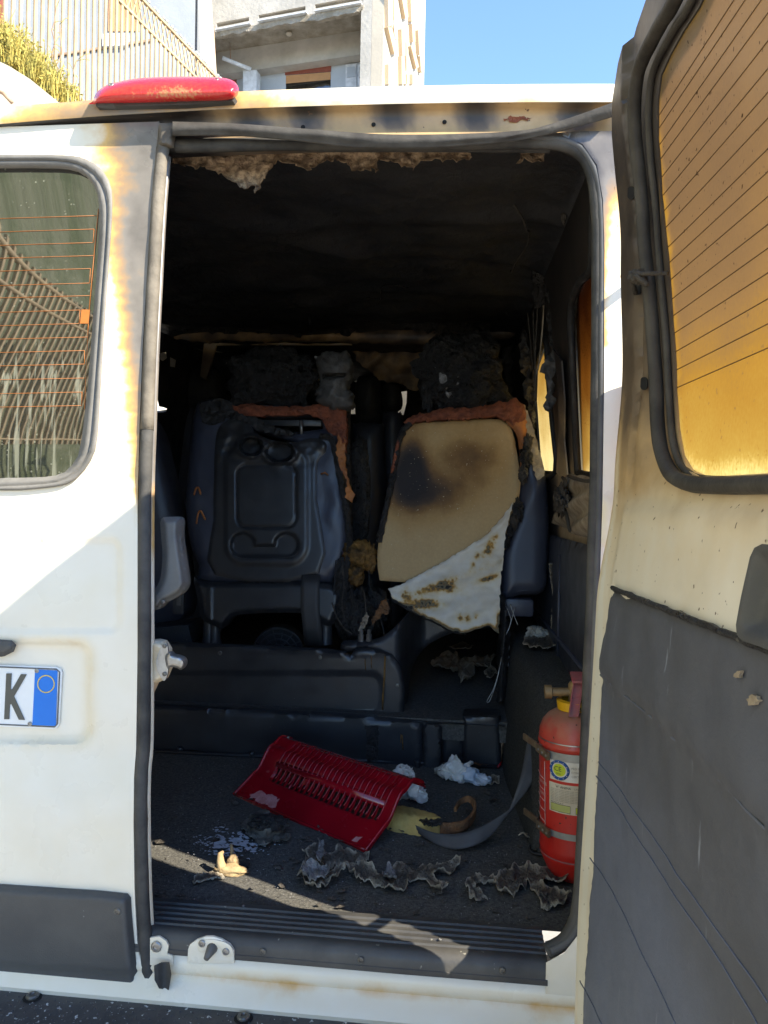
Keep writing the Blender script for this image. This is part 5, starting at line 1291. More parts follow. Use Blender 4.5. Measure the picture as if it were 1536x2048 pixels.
def pnl_off(u, v, d):
    o = .026 + .004 * sstep(0, 6, d)
    o += .006 * sstep(6, -6, sdrr(u, v, 533, 1010, 82, 120, 40))
    o -= .008 * sstep(3, -3, sdrr(u, v, 533, 992, 60, 64, 22))
    o += .006 * sstep(2, -2, sdrr(u, v, 533, 992, 57, 61, 20))
    gog = min(math.hypot(u - 486, v - 1090) - 25, math.hypot(u - 573, v - 1090) - 25, sdrr(u, v, 530, 1102, 44, 12, 6))
    o -= .014 * sstep(4, -5, gog)
    o += .003 * sstep(3, 0, abs(gog))
    c1 = math.hypot((u - 503) / 24, (v - 893) / 19); c2 = math.hypot((u - 559) / 30, (v - 903) / 21)
    rim = min(c1, c2)
    o += .012 * math.exp(-((rim - 1.12) / .22) ** 2) - .060 * sstep(1.0, .80, rim)
    o += .007 * fbm(u / 30, v / 24, 4, 2) * sstep(960, 880, v)
    return o
shell = sheet('back_shell', sp2(pnl, 3), lambda u, v, d: PS(u, v, pnl_off(u, v, d)), 3.6, m_seatpl, sl_, .012, BK)
# thin pale lines along the shell's moulded edge
for q in ([(607, 940), (612, 980), (612, 1040), (606, 1070), (598, 1085)], [(460, 1068), (457, 1085), (461, 1100), (470, 1112), (500, 1117), (580, 1114), (596, 1102)]):
    tube('pale_edge_line', [PS(u, v, .0345) for u, v in sp2(q, 5, False)], .0008, m_lever, shell, 5)
foam = [(462, 812), (500, 806), (560, 814), (620, 812), (668, 800), (692, 815), (694, 860), (690, 905), (672, 872), (652, 862), (646, 838), (620, 828), (560, 832), (500, 832), (478, 826)]
sheet('melted_foam_top', rag(densify(foam, 6), 4, 9, 1), lambda u, v, d: PS(u, v, .040 + .008 * sstep(0, 8, d) + .004 * fbm(u / 4, v / 9, 2)), 4, m_foamred, sl_, .03, BK)
side = [(676, 868), (690, 880), (690, 930), (700, 975), (708, 990), (704, 1006), (690, 996), (694, 960), (682, 940), (672, 905)]
sheet('torn_side_foam', rag(densify(side, 5), 4, 9, 3), lambda u, v, d: PS(u, v, .045 + .006 * nz(u / 6, v / 6)), 4, m_foamor, sl_, .01, BK)
tube('charred_edge', [PS(u + 2 * nz(i, 2), v, .03) for i, (u, v) in enumerate(sp2([(640, 872), (664, 880), (676, 930), (686, 985), (696, 1040), (699, 1090), (692, 1150), (688, 1200), (684, 1250)], 6, False))], [.010 + .006 * abs(nz(i * .6, 7)) for i in range(49)], m_char, sl_, 8)
sheet('wrinkled_burnt_skin', rag(densify([(398, 806), (440, 796), (470, 806), (500, 826), (540, 850), (596, 868), (560, 872), (520, 862), (486, 842), (450, 836), (430, 850), (404, 846)], 6), 3, 9, 6), lambda u, v, d: PS(u, v, .034 + .007 * fbm(u / 7, v / 5, 1)), 4, m_charfine, sl_, .01, BK)
box('frame_bar', PS(575, 846, -.02), (.24, .012, .022), m_blackpl, sl_, .003)
tube('frame_rod', [PS(602, 842, .01), PS(603, 868, .01)], .006, m_steel, sl_, 8)
blob('charred_headrest', PS(543, 757, .0), (.150, .065, .095), m_charblk, sl_, 5, .30, 1.5, 1.5, ridge=.18, fine=.03, shape=lambda p: Vector((math.copysign(abs(p.x) ** .75, p.x) * (1.0 - .12 * max(0, p.z)), p.y, math.copysign(abs(p.z) ** .8, p.z))))
tw = [(630, 712), (650, 701), (690, 704), (702, 712), (703, 742), (698, 770), (708, 810), (694, 822), (660, 816), (634, 804), (630, 786), (640, 764), (632, 738)]
sheet('belt_tower_cover', rag(densify(tw, 5), 6, 9, 2), lambda u, v, d: PS(u, v, .05 + .05 * math.sqrt(min(1, d / 28)) + .005 * nz(u / 8, v / 8) - (.05 * sstep(5, 2, abs(v - 752 - (u - 660) * -.05)) if 648 < u < 690 else 0)), 4, m_tile, sl_, .05, BK)
tube('belt_tower_post', [PS(690, 800, -.03), PS(688, 880, -.03), PS(692, 1000, -.03), PS(690, 1200, -.03)], .022, m_char, sl_, 8)
bse = [(388, 1152), (420, 1164), (664, 1168), (670, 1240), (652, 1252), (632, 1238), (600, 1226), (500, 1228), (466, 1234), (446, 1256), (430, 1252), (404, 1238), (396, 1200)]
sheet('seat_base_cover', sp2(bse, 3), lambda u, v, d: PS(u, v, .015 + .02 * sstep(0, 10, d) + .006 * math.exp(-((u - 420) / 3) ** 2)), 5, m_seatpl, sl_, .06, BK)
pts = [PS(622, 1150, .036), PS(620, 1175, .042), PS(620, 1215, .044), PS(624, 1255, .030), PS(628, 1292, .010)]
ribbon('base_strap', pts, [Vector((.031, 0, 0))] * 5, m_beltdk, sl_)
for (u, v) in ((418, 1258), (430, 1262), (652, 1258)):
    lathe('seat_foot', [(.024, -.03), (.020, .0), (.018, .05), (0, .05)], PS(u, v + 12, -.02), (0, 0, 1), m_blackpl2, sl_, 12)
box('buckle_stalk', PS(358, 1206, .01), (.040, .02, .075), m_blackpl2, sl_, .006); box('buckle_button', PS(358, 1196, .022), (.016, .006, .05), m_lever, sl_, .002)
for q in ([(388, 990), (392, 977), (397, 976), (402, 990)], [(393, 1048), (396, 1028), (401, 1022), (406, 1030), (411, 1040)]):
    tube('melt_curl', [PS(u, v, .028) for u, v in sp2(q, 4, False)], [.0035] * (len(sp2(q, 4, False)) - 1) + [.001], m_foamor, sl_, 6)
tube('melt_curl', [PS(642, 948, .03), PS(650, 945, .036), PS(656, 950, .03)], .003, m_foamor, sl_, 6)
# burnt armrest column beside it
blob('charred_armrest', PS(717, 998, -.20), (.040, .035, .215), m_char, sl_, 5, .10, 3.0, 2.5, ridge=.16, fine=.015, shape=lambda p: Vector((p.x, p.y, math.copysign(abs(p.z) ** .8, p.z))))

# ---- right rear seat, cover burnt away from its hardboard back
sr = empty('passenger_seat', PS(920, 1290), 'rear seat with bare tan backboard, torn white cloth and charred headrest', 'seat', 'rear row seats')
brd = [(795, 905), (806, 868), (820, 852), (840, 846), (900, 842), (985, 838), (1010, 844), (1026, 866), (1037, 925), (1041, 965), (1034, 1020), (1020, 1070), (1000, 1110), (900, 1162), (775, 1162), (758, 1152), (755, 1100), (765, 1050), (778, 1000), (788, 945)]
def brd_a(u, v, d):
    s = 1.05 * math.exp(-((u - 818 + (v - 940) * .12) / 36) ** 2 - ((v - 942) / 72) ** 2) + .66 * math.exp(-((u - 866) / 62) ** 2 - ((v - 985) / 52) ** 2) + .50 * math.exp(-((u - 940) / 66) ** 2 - ((v - 905) / 36) ** 2) + .30 * math.exp(-((u - 960) / 50) ** 2 - ((v - 960) / 50) ** 2)
    return s + .10 * sstep(10, 0, d) + .16 * sstep(880, 846, v) + .03 * nz(u / 30, v / 30)
board = sheet('backboard', sp2(brd, 3), lambda u, v, d: PS(u, v, .045 - .006 * sstep(5, 0, d) + .004 * nz(u / 60, v / 60)), 5, m_board, sr, .012, BK, attr=brd_a)
sid = [(1046, 812), (1062, 850), (1076, 890), (1088, 935), (1096, 990), (1098, 1060), (1096, 1120), (1088, 1182), (1040, 1190), (1004, 1194), (1000, 1110), (1018, 1050), (1034, 990), (1046, 920), (1050, 860)]
vin = sheet('vinyl_side_cover', sp2(sid, 3), lambda u, v, d: infl(.035, 30, .04)(u, v, d) + Vector((0, .004 * math.sin((u + v * .5) / 9) * sstep(1050, 960, v), 0)), 5, m_vinyl, sr, .08, BK)
tube('hem', [PS(u, v, .02) for u, v in [(1006, 1184), (1048, 1181), (1087, 1174)]], .004, m_vinyl, vin, 6)
sheet('scorched_shoulder', rag(densify([(1036, 806), (1050, 812), (1064, 850), (1080, 905), (1090, 950), (1074, 962), (1062, 920), (1052, 900), (1054, 860)], 6), 3, 9, 4), lambda u, v, d: PS(u, v, .052 + .006 * nz(u / 8, v / 8)), 4, m_fabric, sr, .008, BK)
col = [(806, 846), (824, 830), (870, 820), (920, 816), (960, 812), (1000, 804), (1036, 798), (1050, 812), (1052, 838), (1030, 852), (1010, 840), (985, 834), (900, 838), (830, 844)]
sheet('melted_foam_collar', rag(densify(col, 5), 5, 8, 5), lambda u, v, d: PS(u, v, .060 + .010 * sstep(0, 8, d) + .006 * math.sin(u / 3.0 + 3 * nz(u / 20, v / 20)) * nz(u / 9, 2)), 4, m_foamred, sr, .04, BK)
sheet('orange_foam_edge', sp2([(1012, 842), (1034, 832), (1052, 830), (1054, 870), (1050, 905), (1042, 940), (1040, 905), (1032, 866)], 4), lambda u, v, d: PS(u, v, .050 + .010 * sstep(0, 8, d)), 4, m_foamor, sr, .03, BK)
clo = [(1027, 1004), (1020, 1030), (1012, 1062), (1006, 1118), (1000, 1182), (998, 1268), (978, 1250), (955, 1258), (932, 1266), (905, 1262), (881, 1249), (850, 1234), (819, 1219), (785, 1198), (777, 1178), (800, 1170), (823, 1157), (890, 1122), (940, 1092), (974, 1068), (1005, 1034)]
def clo_a(u, v, d):
    s = .04 + .05 * nz(u / 18, v / 18)
    tp_ = (u - 800) * -.38 + 1196      # main burn trail runs up to the right
    trail = math.exp(-((v - tp_ - 4) / 8) ** 2) * sstep(800, 850, u) * (sstep(930, 890, u) + .25) 
    s += .75 * trail * (.45 + .9 * abs(fbm(u / 14, v / 14, 2)))
    s += .8 * math.exp(-((u - 893) / 22) ** 2 - ((v - 1176) / 9) ** 2)
    for (a, b, r_) in ((812, 1190, 9), (981, 1090, 7), (988, 1078, 6), (976, 1102, 6), (994, 1072, 4), (946, 1130, 5), (921, 1235, 6), (936, 1237, 6), (952, 1233, 4), (955, 1112, 5), (966, 1108, 5)):
        s += .62 * math.exp(-(((u - a) / r_) ** 2 + ((v - b) / (r_ * 1.3)) ** 2))
    s += .85 * math.exp(-((u - 850) / 30) ** 2 - ((v - 1206) / 9) ** 2) + .45 * math.exp(-((u - 830) / 40) ** 2 - ((v - 1214) / 8) ** 2)
    s += .95 * math.exp(-((u - 978) / 20) ** 2 - ((v - 1157 + (u - 978) * .3) / 6) ** 2)
    edge_ = sstep(8, 1, d) * sstep(1190, 1215, v + (u - 800) * -.12)
    return s * (.55 + 1.1 * abs(fbm(u / 9, v / 9, 6))) + .75 * edge_
CT = [(777, 1178), (823, 1157), (890, 1122), (940, 1092), (974, 1068), (1005, 1034), (1027, 1004)]
def roll(u, v):
    b, sg = segd(u, v, CT)
    return .024 * math.sqrt(max(0, 1 - ((b - 17) / 18) ** 2)) if b < 35 else 0.0
cloth = sheet('torn_white_cloth', rag(densify(clo, 5), 3, 10, 7), lambda u, v, d: PS(u, v, .058 + roll(u, v) + .010 * math.sin((v + u * .42 + 9 * nz(u / 40, v / 40)) / 11) * sstep(0, 14, d) + .006 * nz(u / 20, v / 12) + .02 * sstep(1180, 1260, v)), 3.6, m_cloth, sr, .0025, BK, attr=clo_a)
tube('charred_hem', [PS(u + 2 * nz(i, 1), v + 2 * nz(i, 4), .085) for i, (u, v) in enumerate(sp2([(786, 1200), (819, 1219), (850, 1235), (881, 1250), (905, 1263), (932, 1267)], 8, False))], [.004 + .004 * abs(nz(i * .8, 3)) for i in range(41)], m_char, cloth, 7)
text_into('pencil_mark', 'V 3881', .026, lambda x, y: PS(868 + x / .00166 * .9 + 4, 1236 - y / .00166 - x / .00166 * .42, .076), m_pinkred, cloth)
blob('charred_headrest', PS(926, 748, .0), (.138, .080, .128), m_charblk, sr, 5, .40, 1.6, 3.1, ridge=.26, fine=.02, shape=lambda p: Vector((max(-.9, min(.9, p.x * (1.15 if p.z < .2 else 1.0))), p.y, max(-.95, min(.9, p.z * 1.06)))))
blob('ash_crust', PS(893, 748, .055), (.034, .014, .055), m_ashgrey, sr, 4, .5, 2.0, 5.0, ridge=.5)
blob('headrest_strut', PS(857, 762, .02), (.018, .02, .095), m_char, sr, 4, .4, 2.2, 7.0, ridge=.4)
tube('charred_left_edge', [PS(u + 3 * nz(i * .7, 6), v, .052) for i, (u, v) in enumerate(sp2([(822, 846), (806, 862), (794, 900), (786, 950), (776, 1000), (766, 1045), (758, 1085)], 7, False))], [.009 + .006 * abs(nz(i * .7, 9)) for i in range(43)], m_char, sr, 8)
tube('foam_left_edge', [PS(u, v, .058) for u, v in sp2([(797, 880), (789, 920), (783, 950)], 5, False)], [.003, .006, .007, .006, .007, .006, .005, .006, .006, .004, .002], m_foamred, sr, 7)
for i, (u, v, r_) in enumerate([(1052, 915, .020), (1046, 950, .016), (1036, 1020, .018), (1028, 1042, .014), (1012, 1084, .012), (1056, 885, .014), (1020, 1062, .010)]):
    blob('torn_edge_char', PS(u, v, .06), (r_ * .7, .010, r_ * 1.4), m_char if i % 2 == 0 else m_ash, sr, 4, .7, 2.4, i * 3.1, ridge=.7)
box('seat_cushion_end', PS(1036, 1212, -.03), (.095, .10, .058), m_vinyl, sr, .012)
sheet('hanging_burnt_vinyl', rag(densify([(1000, 1182), (1010, 1196), (1016, 1250), (1020, 1300), (1014, 1345), (1010, 1392), (996, 1408), (992, 1360), (1000, 1310), (1000, 1268)], 5), 5, 10, 3), lambda u, v, d: PS(u, v, .055 + .012 * math.sin(u / 3.5 + v / 60)), 3.6, m_charfine, sr, .006, BK)
for q in ([(1004, 1310), (996, 1350), (986, 1380), (976, 1398), (974, 1404), (980, 1400), (994, 1360), (1000, 1330)], [(1012, 1212), (1022, 1240), (1016, 1262)], [(1020, 1208), (1030, 1236), (1036, 1250)], [(1030, 1214), (1020, 1250), (1012, 1270)]):
    tube('bare_wire', [PS(u, v, .06) for u, v in sp2(q, 4, False)], .0012, m_steel, sr, 5)
blob('reclining_knob_burr', PS(1122, 1182, .03), (.008, .03, .016), m_char, sr, 3, .3)
lathe('recliner_wheel', [(.0, -.012), (.075, -.012), (.082, -.006), (.082, .006), (.075, .012), (0, .012)], PS(1130, 1186, .0), (.92, -.38, 0), m_blackpl2, sr, 40)
for k in range(26):
    t = 2 * math.pi * k / 26
    c = PS(1130, 1186, .0); ax = Vector((.92, -.38, 0)); b = Vector((.38, .92, 0))
    tube('wheel_rib', [c - ax * .013 + (b * math.cos(t) + Vector((0, 0, 1)) * math.sin(t)) * r_ for r_ in (.045, .076)], .0022, m_blackpl2, sr, 5)
sheet('hanging_blistered_strip', rag(densify([(1097, 1128), (1110, 1124), (1118, 1142), (1119, 1180), (1115, 1215), (1118, 1240), (1112, 1270), (1104, 1272), (1102, 1240), (1106, 1200), (1101, 1160)], 4), 3, 6, 2), lambda u, v, d: PS(u, v, .09 + .006 * nz(u / 5, v / 7)), 3, m_ash, sr, .004, BK, attr=lambda u, v, d: .2 + .6 * sstep(3, 0, d))

# ---- wreckage between the two seats
wk = empty('burnt_seat_wreckage', PY(720, 1290, 1.15), 'black and amber melted wreckage heaped between the two rear seats', 'debris')
def wb(nm, px, py, Y, rx, ry, rz, mat, seed, amp=.4, ridge=.4): blob(nm, PY(px, py, Y), (rx, ry, rz), mat, wk, 4, amp, 2.0, seed, ridge=ridge)
wb('melted_foam', 717, 1112, 1.24, .05, .04, .042, m_amber, 1.0); wb('amber_lump', 712, 1152, 1.2, .022, .014, .028, m_amber, 2.0, .5); wb('amber_lump', 740, 1118, 1.22, .018, .02, .04, m_amber, 2.6, .5)
wb('char_heap', 712, 1230, 1.22, .055, .05, .07, m_char, 3.0, .5); wb('char_heap', 690, 1190, 1.25, .03, .05, .12, m_char, 4.0, .3); wb('char_heap', 745, 1215, 1.3, .05, .05, .06, m_char, 5.0, .4)
sheet('peeled_strip', rag(densify([(716, 1262), (724, 1240), (734, 1224), (738, 1234), (732, 1250), (722, 1266)], 3), 3, 6, 1), lambda u, v, d: PY(u, v, 1.12 + .008 * nz(u / 5, v / 5)), 3, m_fabric, wk, .003, BK)
sheet('toasted_scrap', rag(densify([(742, 1242), (752, 1224), (764, 1202), (770, 1198), (779, 1214), (778, 1226), (764, 1230), (752, 1244), (744, 1250)], 3), 3, 6, 2), lambda u, v, d: PY(u, v, 1.13 + .010 * nz(u / 6, v / 6)), 3, m_brfoam, wk, .004, BK)
for i, q in enumerate([[(664, 1205), (674, 1235), (690, 1258), (704, 1268)], [(738, 1140), (740, 1170), (748, 1190), (760, 1210)], [(672, 1120), (670, 1150), (668, 1190)], [(684, 1128), (688, 1160), (684, 1210), (690, 1240)], [(758, 1230), (766, 1255), (768, 1270)], [(700, 1170), (706, 1200), (700, 1240)], [(728, 1180), (732, 1220), (730, 1262)]]):
    tube('loose_wire', [PY(u, v, 1.14 + .02 * nz(i, u / 20)) for u, v in sp2(q, 5, False)], .0016 if i % 2 else .0022, m_charfine if i % 3 else m_ash, wk, 5)

# ---- front row seen in silhouette
def front_seat(px0, py0, hpx, hr, Y, label):
    e = empty('front_seat', PY(px0, 1300, Y), label, 'seat', 'front row seats')
    sheet('headrest', sp2(hpx, 4), lambda u, v, d: PY(u, v, Y - .06 * math.sqrt(min(1, d / 30))), 8, m_charfine, e, .06, BK)
    xs2 = [p[0] for p in hpx]; a, b = min(xs2) - hr, max(xs2) + hr; yb = max(p[1] for p in hpx) + 6
    sheet('backrest', sp2([(a + 8, yb), (b - 8, yb), (b, yb + 40), (b + 6, 1250), (a - 6, 1250), (a, yb + 40)], 4), lambda u, v, d: PY(u, v, Y - .05 * math.sqrt(min(1, d / 40))), 14, m_vinyl, e, .10, BK)
    for s in (.4, .6):
        u = lerp(a, b, s); tube('headrest_rod', [PY(u, yb - 20, Y + .03), PY(u, yb + 14, Y + .03)], .006, m_blackpl, e, 6)
front_seat(385, 0, [(322, 742), (345, 730), (420, 730), (440, 748), (446, 790), (440, 812), (330, 816), (318, 790)], 14, 2.35, 'front seat with wide black headrest, leftmost of the front row')
front_seat(735, 0, [(714, 758), (735, 751), (756, 758), (760, 800), (754, 842), (716, 842), (710, 800)], 6, 2.3, 'narrow front seat behind the gap between the rear seats')
front_seat(782, 0, [(766, 775), (784, 765), (800, 778), (801, 815), (768, 820)], 2, 2.5, 'front seat beside the charred right headrest, mostly hidden')
e = empty('folded_side_seat', PY(330, 1290, 1.45), 'dark navy seat edge half hidden behind the closed door', 'seat')
sheet('seat_cover', sp2([(250, 830), (306, 850), (330, 930), (352, 1020), (366, 1120), (372, 1230), (300, 1260), (250, 1260)], 4), lambda u, v, d: PY(u, v, 1.5 - .05 * math.sqrt(min(1, d / 40))), 9, m_vinyl, e, .1, BK)
sheet('seat_base', [(250, 1262), (376, 1250), (384, 1285), (300, 1300), (250, 1300)], lambda u, v, d: PY(u, v, 1.3), 9, m_blackpl2, e, .2, BK)
# round heater grille low between the seats
hg = empty('heater_grille', PY(556, 1300, 1.32), 'round black fan grille low under the left rear seat', 'grille')
for r_ in (14, 26, 38, 50): tube('ring', [PY(556 + r_ * math.cos(t), 1302 + r_ * .9 * math.sin(t), 1.32) for t in [2 * math.pi * k / 36 for k in range(36)]], .0028, m_blackpl2, hg, 6, closed=True)
for k in range(14): t = 2 * math.pi * k / 14; tube('spoke', [PY(556 + r_ * math.cos(t), 1302 + r_ * .9 * math.sin(t), 1.322) for r_ in (6, 50)], .0022, m_blackpl2, hg, 5)
lathe('fan_drum', [(0, 0), (.085, 0), (.088, .01), (.088, .06)], PY(556, 1302, 1.345), (0, 1, 0), m_blackpl, hg, 28)

# ================================================================== loose things on the load floor
UP = Vector((0, 0, 1))
def litter(name, q, mat, label, cat, amp=.018, seed=1.0, rg=6, sc=12, z0=ZF, thick=.003, grp=None, curl=.012, res=3.6, lift=.004, parts=None):
    e = empty(name, PZ(sum(p[0] for p in q) / len(q), sum(p[1] for p in q) / len(q), z0), label, cat, grp)
    def mp(u, v, d):
        p = PZ(u, v, z0); h = lift + amp * .38 * (.5 + fbm(u / (sc * 1.7), v / (sc * .9), seed, 2)) + .004 * nz(u / 4, v / 3, seed) + curl * math.exp(-d / 5.0) * (.45 + nz(u / 30, v / 18, seed))
        p.z += max(.002, h); p.y += .012 * nz(u / 16, v / 9, seed + 4); return p
    sheet('scrap', rag(densify(q, res), rg * .8, sc * 1.1, seed), mp, res, mat, e, thick, UP, attr=lambda u, v, d: .25 + .6 * math.exp(-d / 2.2) + .25 * nz(u / 6, v / 5, seed))
    return e
litter('burnt_trim_scrap', [(592, 1762), (604, 1748), (614, 1722), (606, 1712), (628, 1702), (644, 1706), (636, 1722), (662, 1718), (676, 1704), (700, 1712), (718, 1716), (738, 1718), (728, 1732), (700, 1738), (670, 1742), (646, 1746), (660, 1756), (690, 1752), (672, 1772), (640, 1786), (612, 1784)], m_ash, 'large crumpled ash brown trim scrap just in front of the red grille cover', 'debris', .035, 1.3, grp='melted trim scraps')
litter('burnt_trim_scrap', [(690, 1748), (716, 1740), (740, 1752), (770, 1762), (784, 1746), (796, 1736), (830, 1746), (862, 1740), (900, 1738), (924, 1735), (920, 1748), (888, 1760), (866, 1764), (880, 1778), (898, 1786), (884, 1800), (872, 1790), (850, 1770), (816, 1772), (810, 1790), (790, 1798), (770, 1788), (740, 1776), (712, 1772)], m_ash, 'long ragged trim scrap in the middle of the load floor', 'debris', .030, 2.3, grp='melted trim scraps')
litter('burnt_trim_scrap', [(930, 1786), (940, 1770), (968, 1762), (990, 1764), (1010, 1758), (1026, 1746), (1050, 1746), (1070, 1752), (1096, 1752), (1116, 1748), (1142, 1754), (1140, 1772), (1112, 1778), (1090, 1772), (1080, 1782), (1112, 1790), (1142, 1808), (1120, 1822), (1082, 1826), (1070, 1800), (1054, 1776), (1044, 1790), (1020, 1806), (998, 1802), (990, 1780), (962, 1778), (946, 1790), (976, 1802), (966, 1810), (940, 1806)], m_ash, 'curled trim scrap with hooked end in front of the fire extinguisher', 'debris', .030, 3.3, grp='melted trim scraps')
litter('burnt_trim_scrap', [(386, 1762), (404, 1756), (420, 1754), (444, 1756), (448, 1762), (424, 1768), (400, 1774), (388, 1770)], m_ash, 'small flat black scrap below the sunlit strip', 'debris', .008, 4.1, 4, 8, grp='melted trim scraps', curl=.004)
litter('ash_clump', [(600, 1768), (620, 1760), (640, 1764), (662, 1770), (650, 1784), (626, 1790), (606, 1784)], m_ashgrey, 'pale grey ash clump at the front of the crumpled scrap', 'ash', .022, 5.5, 5, 8, lift=.02)
litter('ash_clump', [(764, 1768), (776, 1758), (790, 1764), (794, 1778), (780, 1786), (766, 1782)], m_ashgrey, 'small pale ash clump on the long ragged scrap', 'ash', .02, 6.5, 4, 8, lift=.02)
litter('ash_clump', [(634, 1716), (646, 1722), (650, 1742), (640, 1764), (630, 1752), (636, 1736)], m_ashgrey, 'thin upright ash streak on the crumpled scrap', 'ash', .02, 7.5, 4, 8, lift=.03)
litter('burnt_trim_scrap', [(1036, 1682), (1060, 1676), (1088, 1668), (1098, 1676), (1084, 1690), (1056, 1690)], m_ash, 'thin dark scrap lying against the extinguisher', 'debris', .01, 8.5, 4, 8, grp='melted trim scraps')
e = empty('wire_loop', PZ(1070, 1700, ZF), 'black wire loop on the carpet left of the extinguisher', 'wire')
tube('wire', [PZ(u, v, ZF + .006) for u, v in sp2([(1092, 1686), (1070, 1684), (1058, 1694), (1066, 1706), (1092, 1710), (1110, 1706)], 5, False)], .003, m_seal, e, 6)
# scraps under the right seat, on the raised floor
for i, (q, lab) in enumerate([([(862, 1338), (880, 1322), (910, 1320), (930, 1330), (960, 1326), (990, 1330), (980, 1344), (950, 1350), (940, 1372), (922, 1380), (914, 1360), (890, 1352), (868, 1350)], 'grey brown burnt cloth heap on the floor under the right seat'), ([(896, 1304), (920, 1296), (946, 1300), (940, 1308), (910, 1312)], 'flat blistered scrap farther back under the right seat'), ([(966, 1356), (990, 1350), (996, 1362), (976, 1368)], 'small tan scrap under the right seat by the hanging wires')]):
    litter('burnt_cloth_scrap', q, m_ash if i else m_fabric, lab, 'debris', .05 if i == 0 else .02, 11 + i, 5, 9, z0=ZS, grp='scraps under the right seat', lift=.01, curl=.02)
# scraps on the wheel arch
litter('burnt_trim_scrap', [(1044, 1294), (1060, 1282), (1090, 1278), (1118, 1284), (1116, 1300), (1090, 1306), (1064, 1304)], m_ash, 'blistered tan scrap on top of the carpeted wheel arch', 'debris', .02, 21, 4, 7, z0=.96, grp='melted trim scraps')
# tissues: crumpled sheets
def tissue(px, py, z0, w, dpt, h, mat, label, seed, extra=None):
    c = PZ(px, py, z0); e = empty('crumpled_tissue', c, label, 'tissue', 'crumpled tissues')
    crumple('tissue_body', c + Vector((0, 0, h * .55)), (w, dpt, h * .8), mat, e, seed)
    if extra:
        for k, (dx, dy, s, m2) in enumerate(extra): crumple('tissue_fold', c + Vector((dx, dy, h * .40)), (w * s, dpt * s, h * .6 * s), m2, e, seed + k + 3, 4)
    return e
tissue(800, 1592, ZF, .040, .034, .055, m_tissue, 'crumpled white tissue half hidden behind the red grille cover', 1.0, [(-.055, .025, .8, m_tissue), (.045, -.03, .7, m_tissue)])
tissue(912, 1560, ZF, .040, .030, .045, m_tissue, 'crumpled white tissue with blue stains by the step', 2.0, [(.045, -.015, .8, m_tissueb), (.075, -.035, .55, m_tissueb), (-.03, .01, .7, m_tissuedk)])
tissue(1072, 1278, .96, .035, .03, .03, m_tissuedk, 'dirty grey tissue on top of the wheel arch', 3.0, [(.02, .03, .8, m_tissuedk)])
litter('brown_scrap', [(944, 1532), (960, 1526), (976, 1530), (972, 1538), (950, 1540)], m_brfoam, 'small brown scrap behind the blue stained tissue', 'debris', .01, 31, 3, 6)
litter('brown_scrap', [(972, 1568), (984, 1560), (1000, 1562), (998, 1572), (982, 1574)], m_ash, 'small ash scrap right of the blue stained tissue', 'debris', .012, 32, 3, 6)
e = empty('green_wrapper', PZ(668, 1540, ZF), 'tiny white and green wrapper behind the red grille cover', 'wrapper')
sheet('wrapper', [(656, 1528), (664, 1523), (674, 1526), (680, 1538), (672, 1541), (664, 1534)], lambda u, v, d: PY(u, v, .90 + .004 * nz(u / 3, v / 3)), 3, m_lime, e, .001, BK)
sheet('wrapper_corner', [(660, 1530), (666, 1525), (671, 1529), (665, 1535)], lambda u, v, d: PY(u, v, .893), 3, m_tissue, e, .001, BK)
e = empty('red_stick', PZ(1000, 1530, ZF + .02), 'tiny red plastic sliver where carpet meets the wheel arch', 'sliver')
tube('stick', [PZ(996, 1534, ZF + .01), PZ(1004, 1522, ZF + .02)], .003, m_red, e, 6)
# burnt grey module and powder
q = PZ(530, 1672, ZF); ax = (PZ(570, 1690, ZF) - PZ(496, 1655, ZF)).normalized(); ay = Vector((-ax.y, ax.x, 0))
e = empty('melted_module', q, 'melted grey plastic switch module left of the red grille cover', 'module')
box('housing', q + UP * .018, (.075, .05, .032), m_module, e, .005, (ax, ay, UP)); box('socket', q - ax * .03 + UP * .022 + ay * .008, (.022, .046, .044), m_module, e, .004, (ax, ay, UP))
blob('charred_top', q + ax * .012 + UP * .034, (.035, .024, .012), m_char, e, 4, .5, 2.5, 1.0, ridge=.5)
sheet('melted_skirt', rag(densify([(480, 1662), (494, 1648), (512, 1660), (530, 1690), (560, 1676), (582, 1682), (576, 1690), (548, 1694), (520, 1700), (500, 1682)], 4), 4, 8, 3), lambda u, v, d: PZ(u, v, ZF) + UP * (.008 + .010 * abs(fbm(u / 9, v / 5))), 4, m_module, e, .003, UP)
vs = []; fs = []; rnd = random.Random(9)
for i in range(900):
    t = rnd.random(); cx, cy = lerp(470, 445, rnd.random()), 1690
    px = rnd.gauss(462, 40); py = rnd.gauss(1692 - (px - 462) * -.02, 12)
    if px < 385 or px > 560 or py > 1745: continue
    if fbm(px / 14, py / 7, 5) < -.05: continue
    c = PZ(px, py, ZF) + UP * .0042; a = rnd.uniform(0, 6.28); r = rnd.uniform(.001, .005) * (1.2 if abs(px - 470) < 40 else .6); k = len(vs)
    for j in range(6):
        th = j * 1.047; vs.append(c + Vector((math.cos(th + a) * r * rnd.uniform(.5, 1.6), math.sin(th + a) * r * rnd.uniform(.5, 1.2), rnd.uniform(0, .0012))))
    fs.append(tuple(range(k, k + 6)))
o = obj('powder_residue', vs, fs, m_powder); o['kind'] = 'stuff'; tag(o, 'splash of dried white extinguisher powder on the carpet by the melted module', 'powder', kind='stuff')
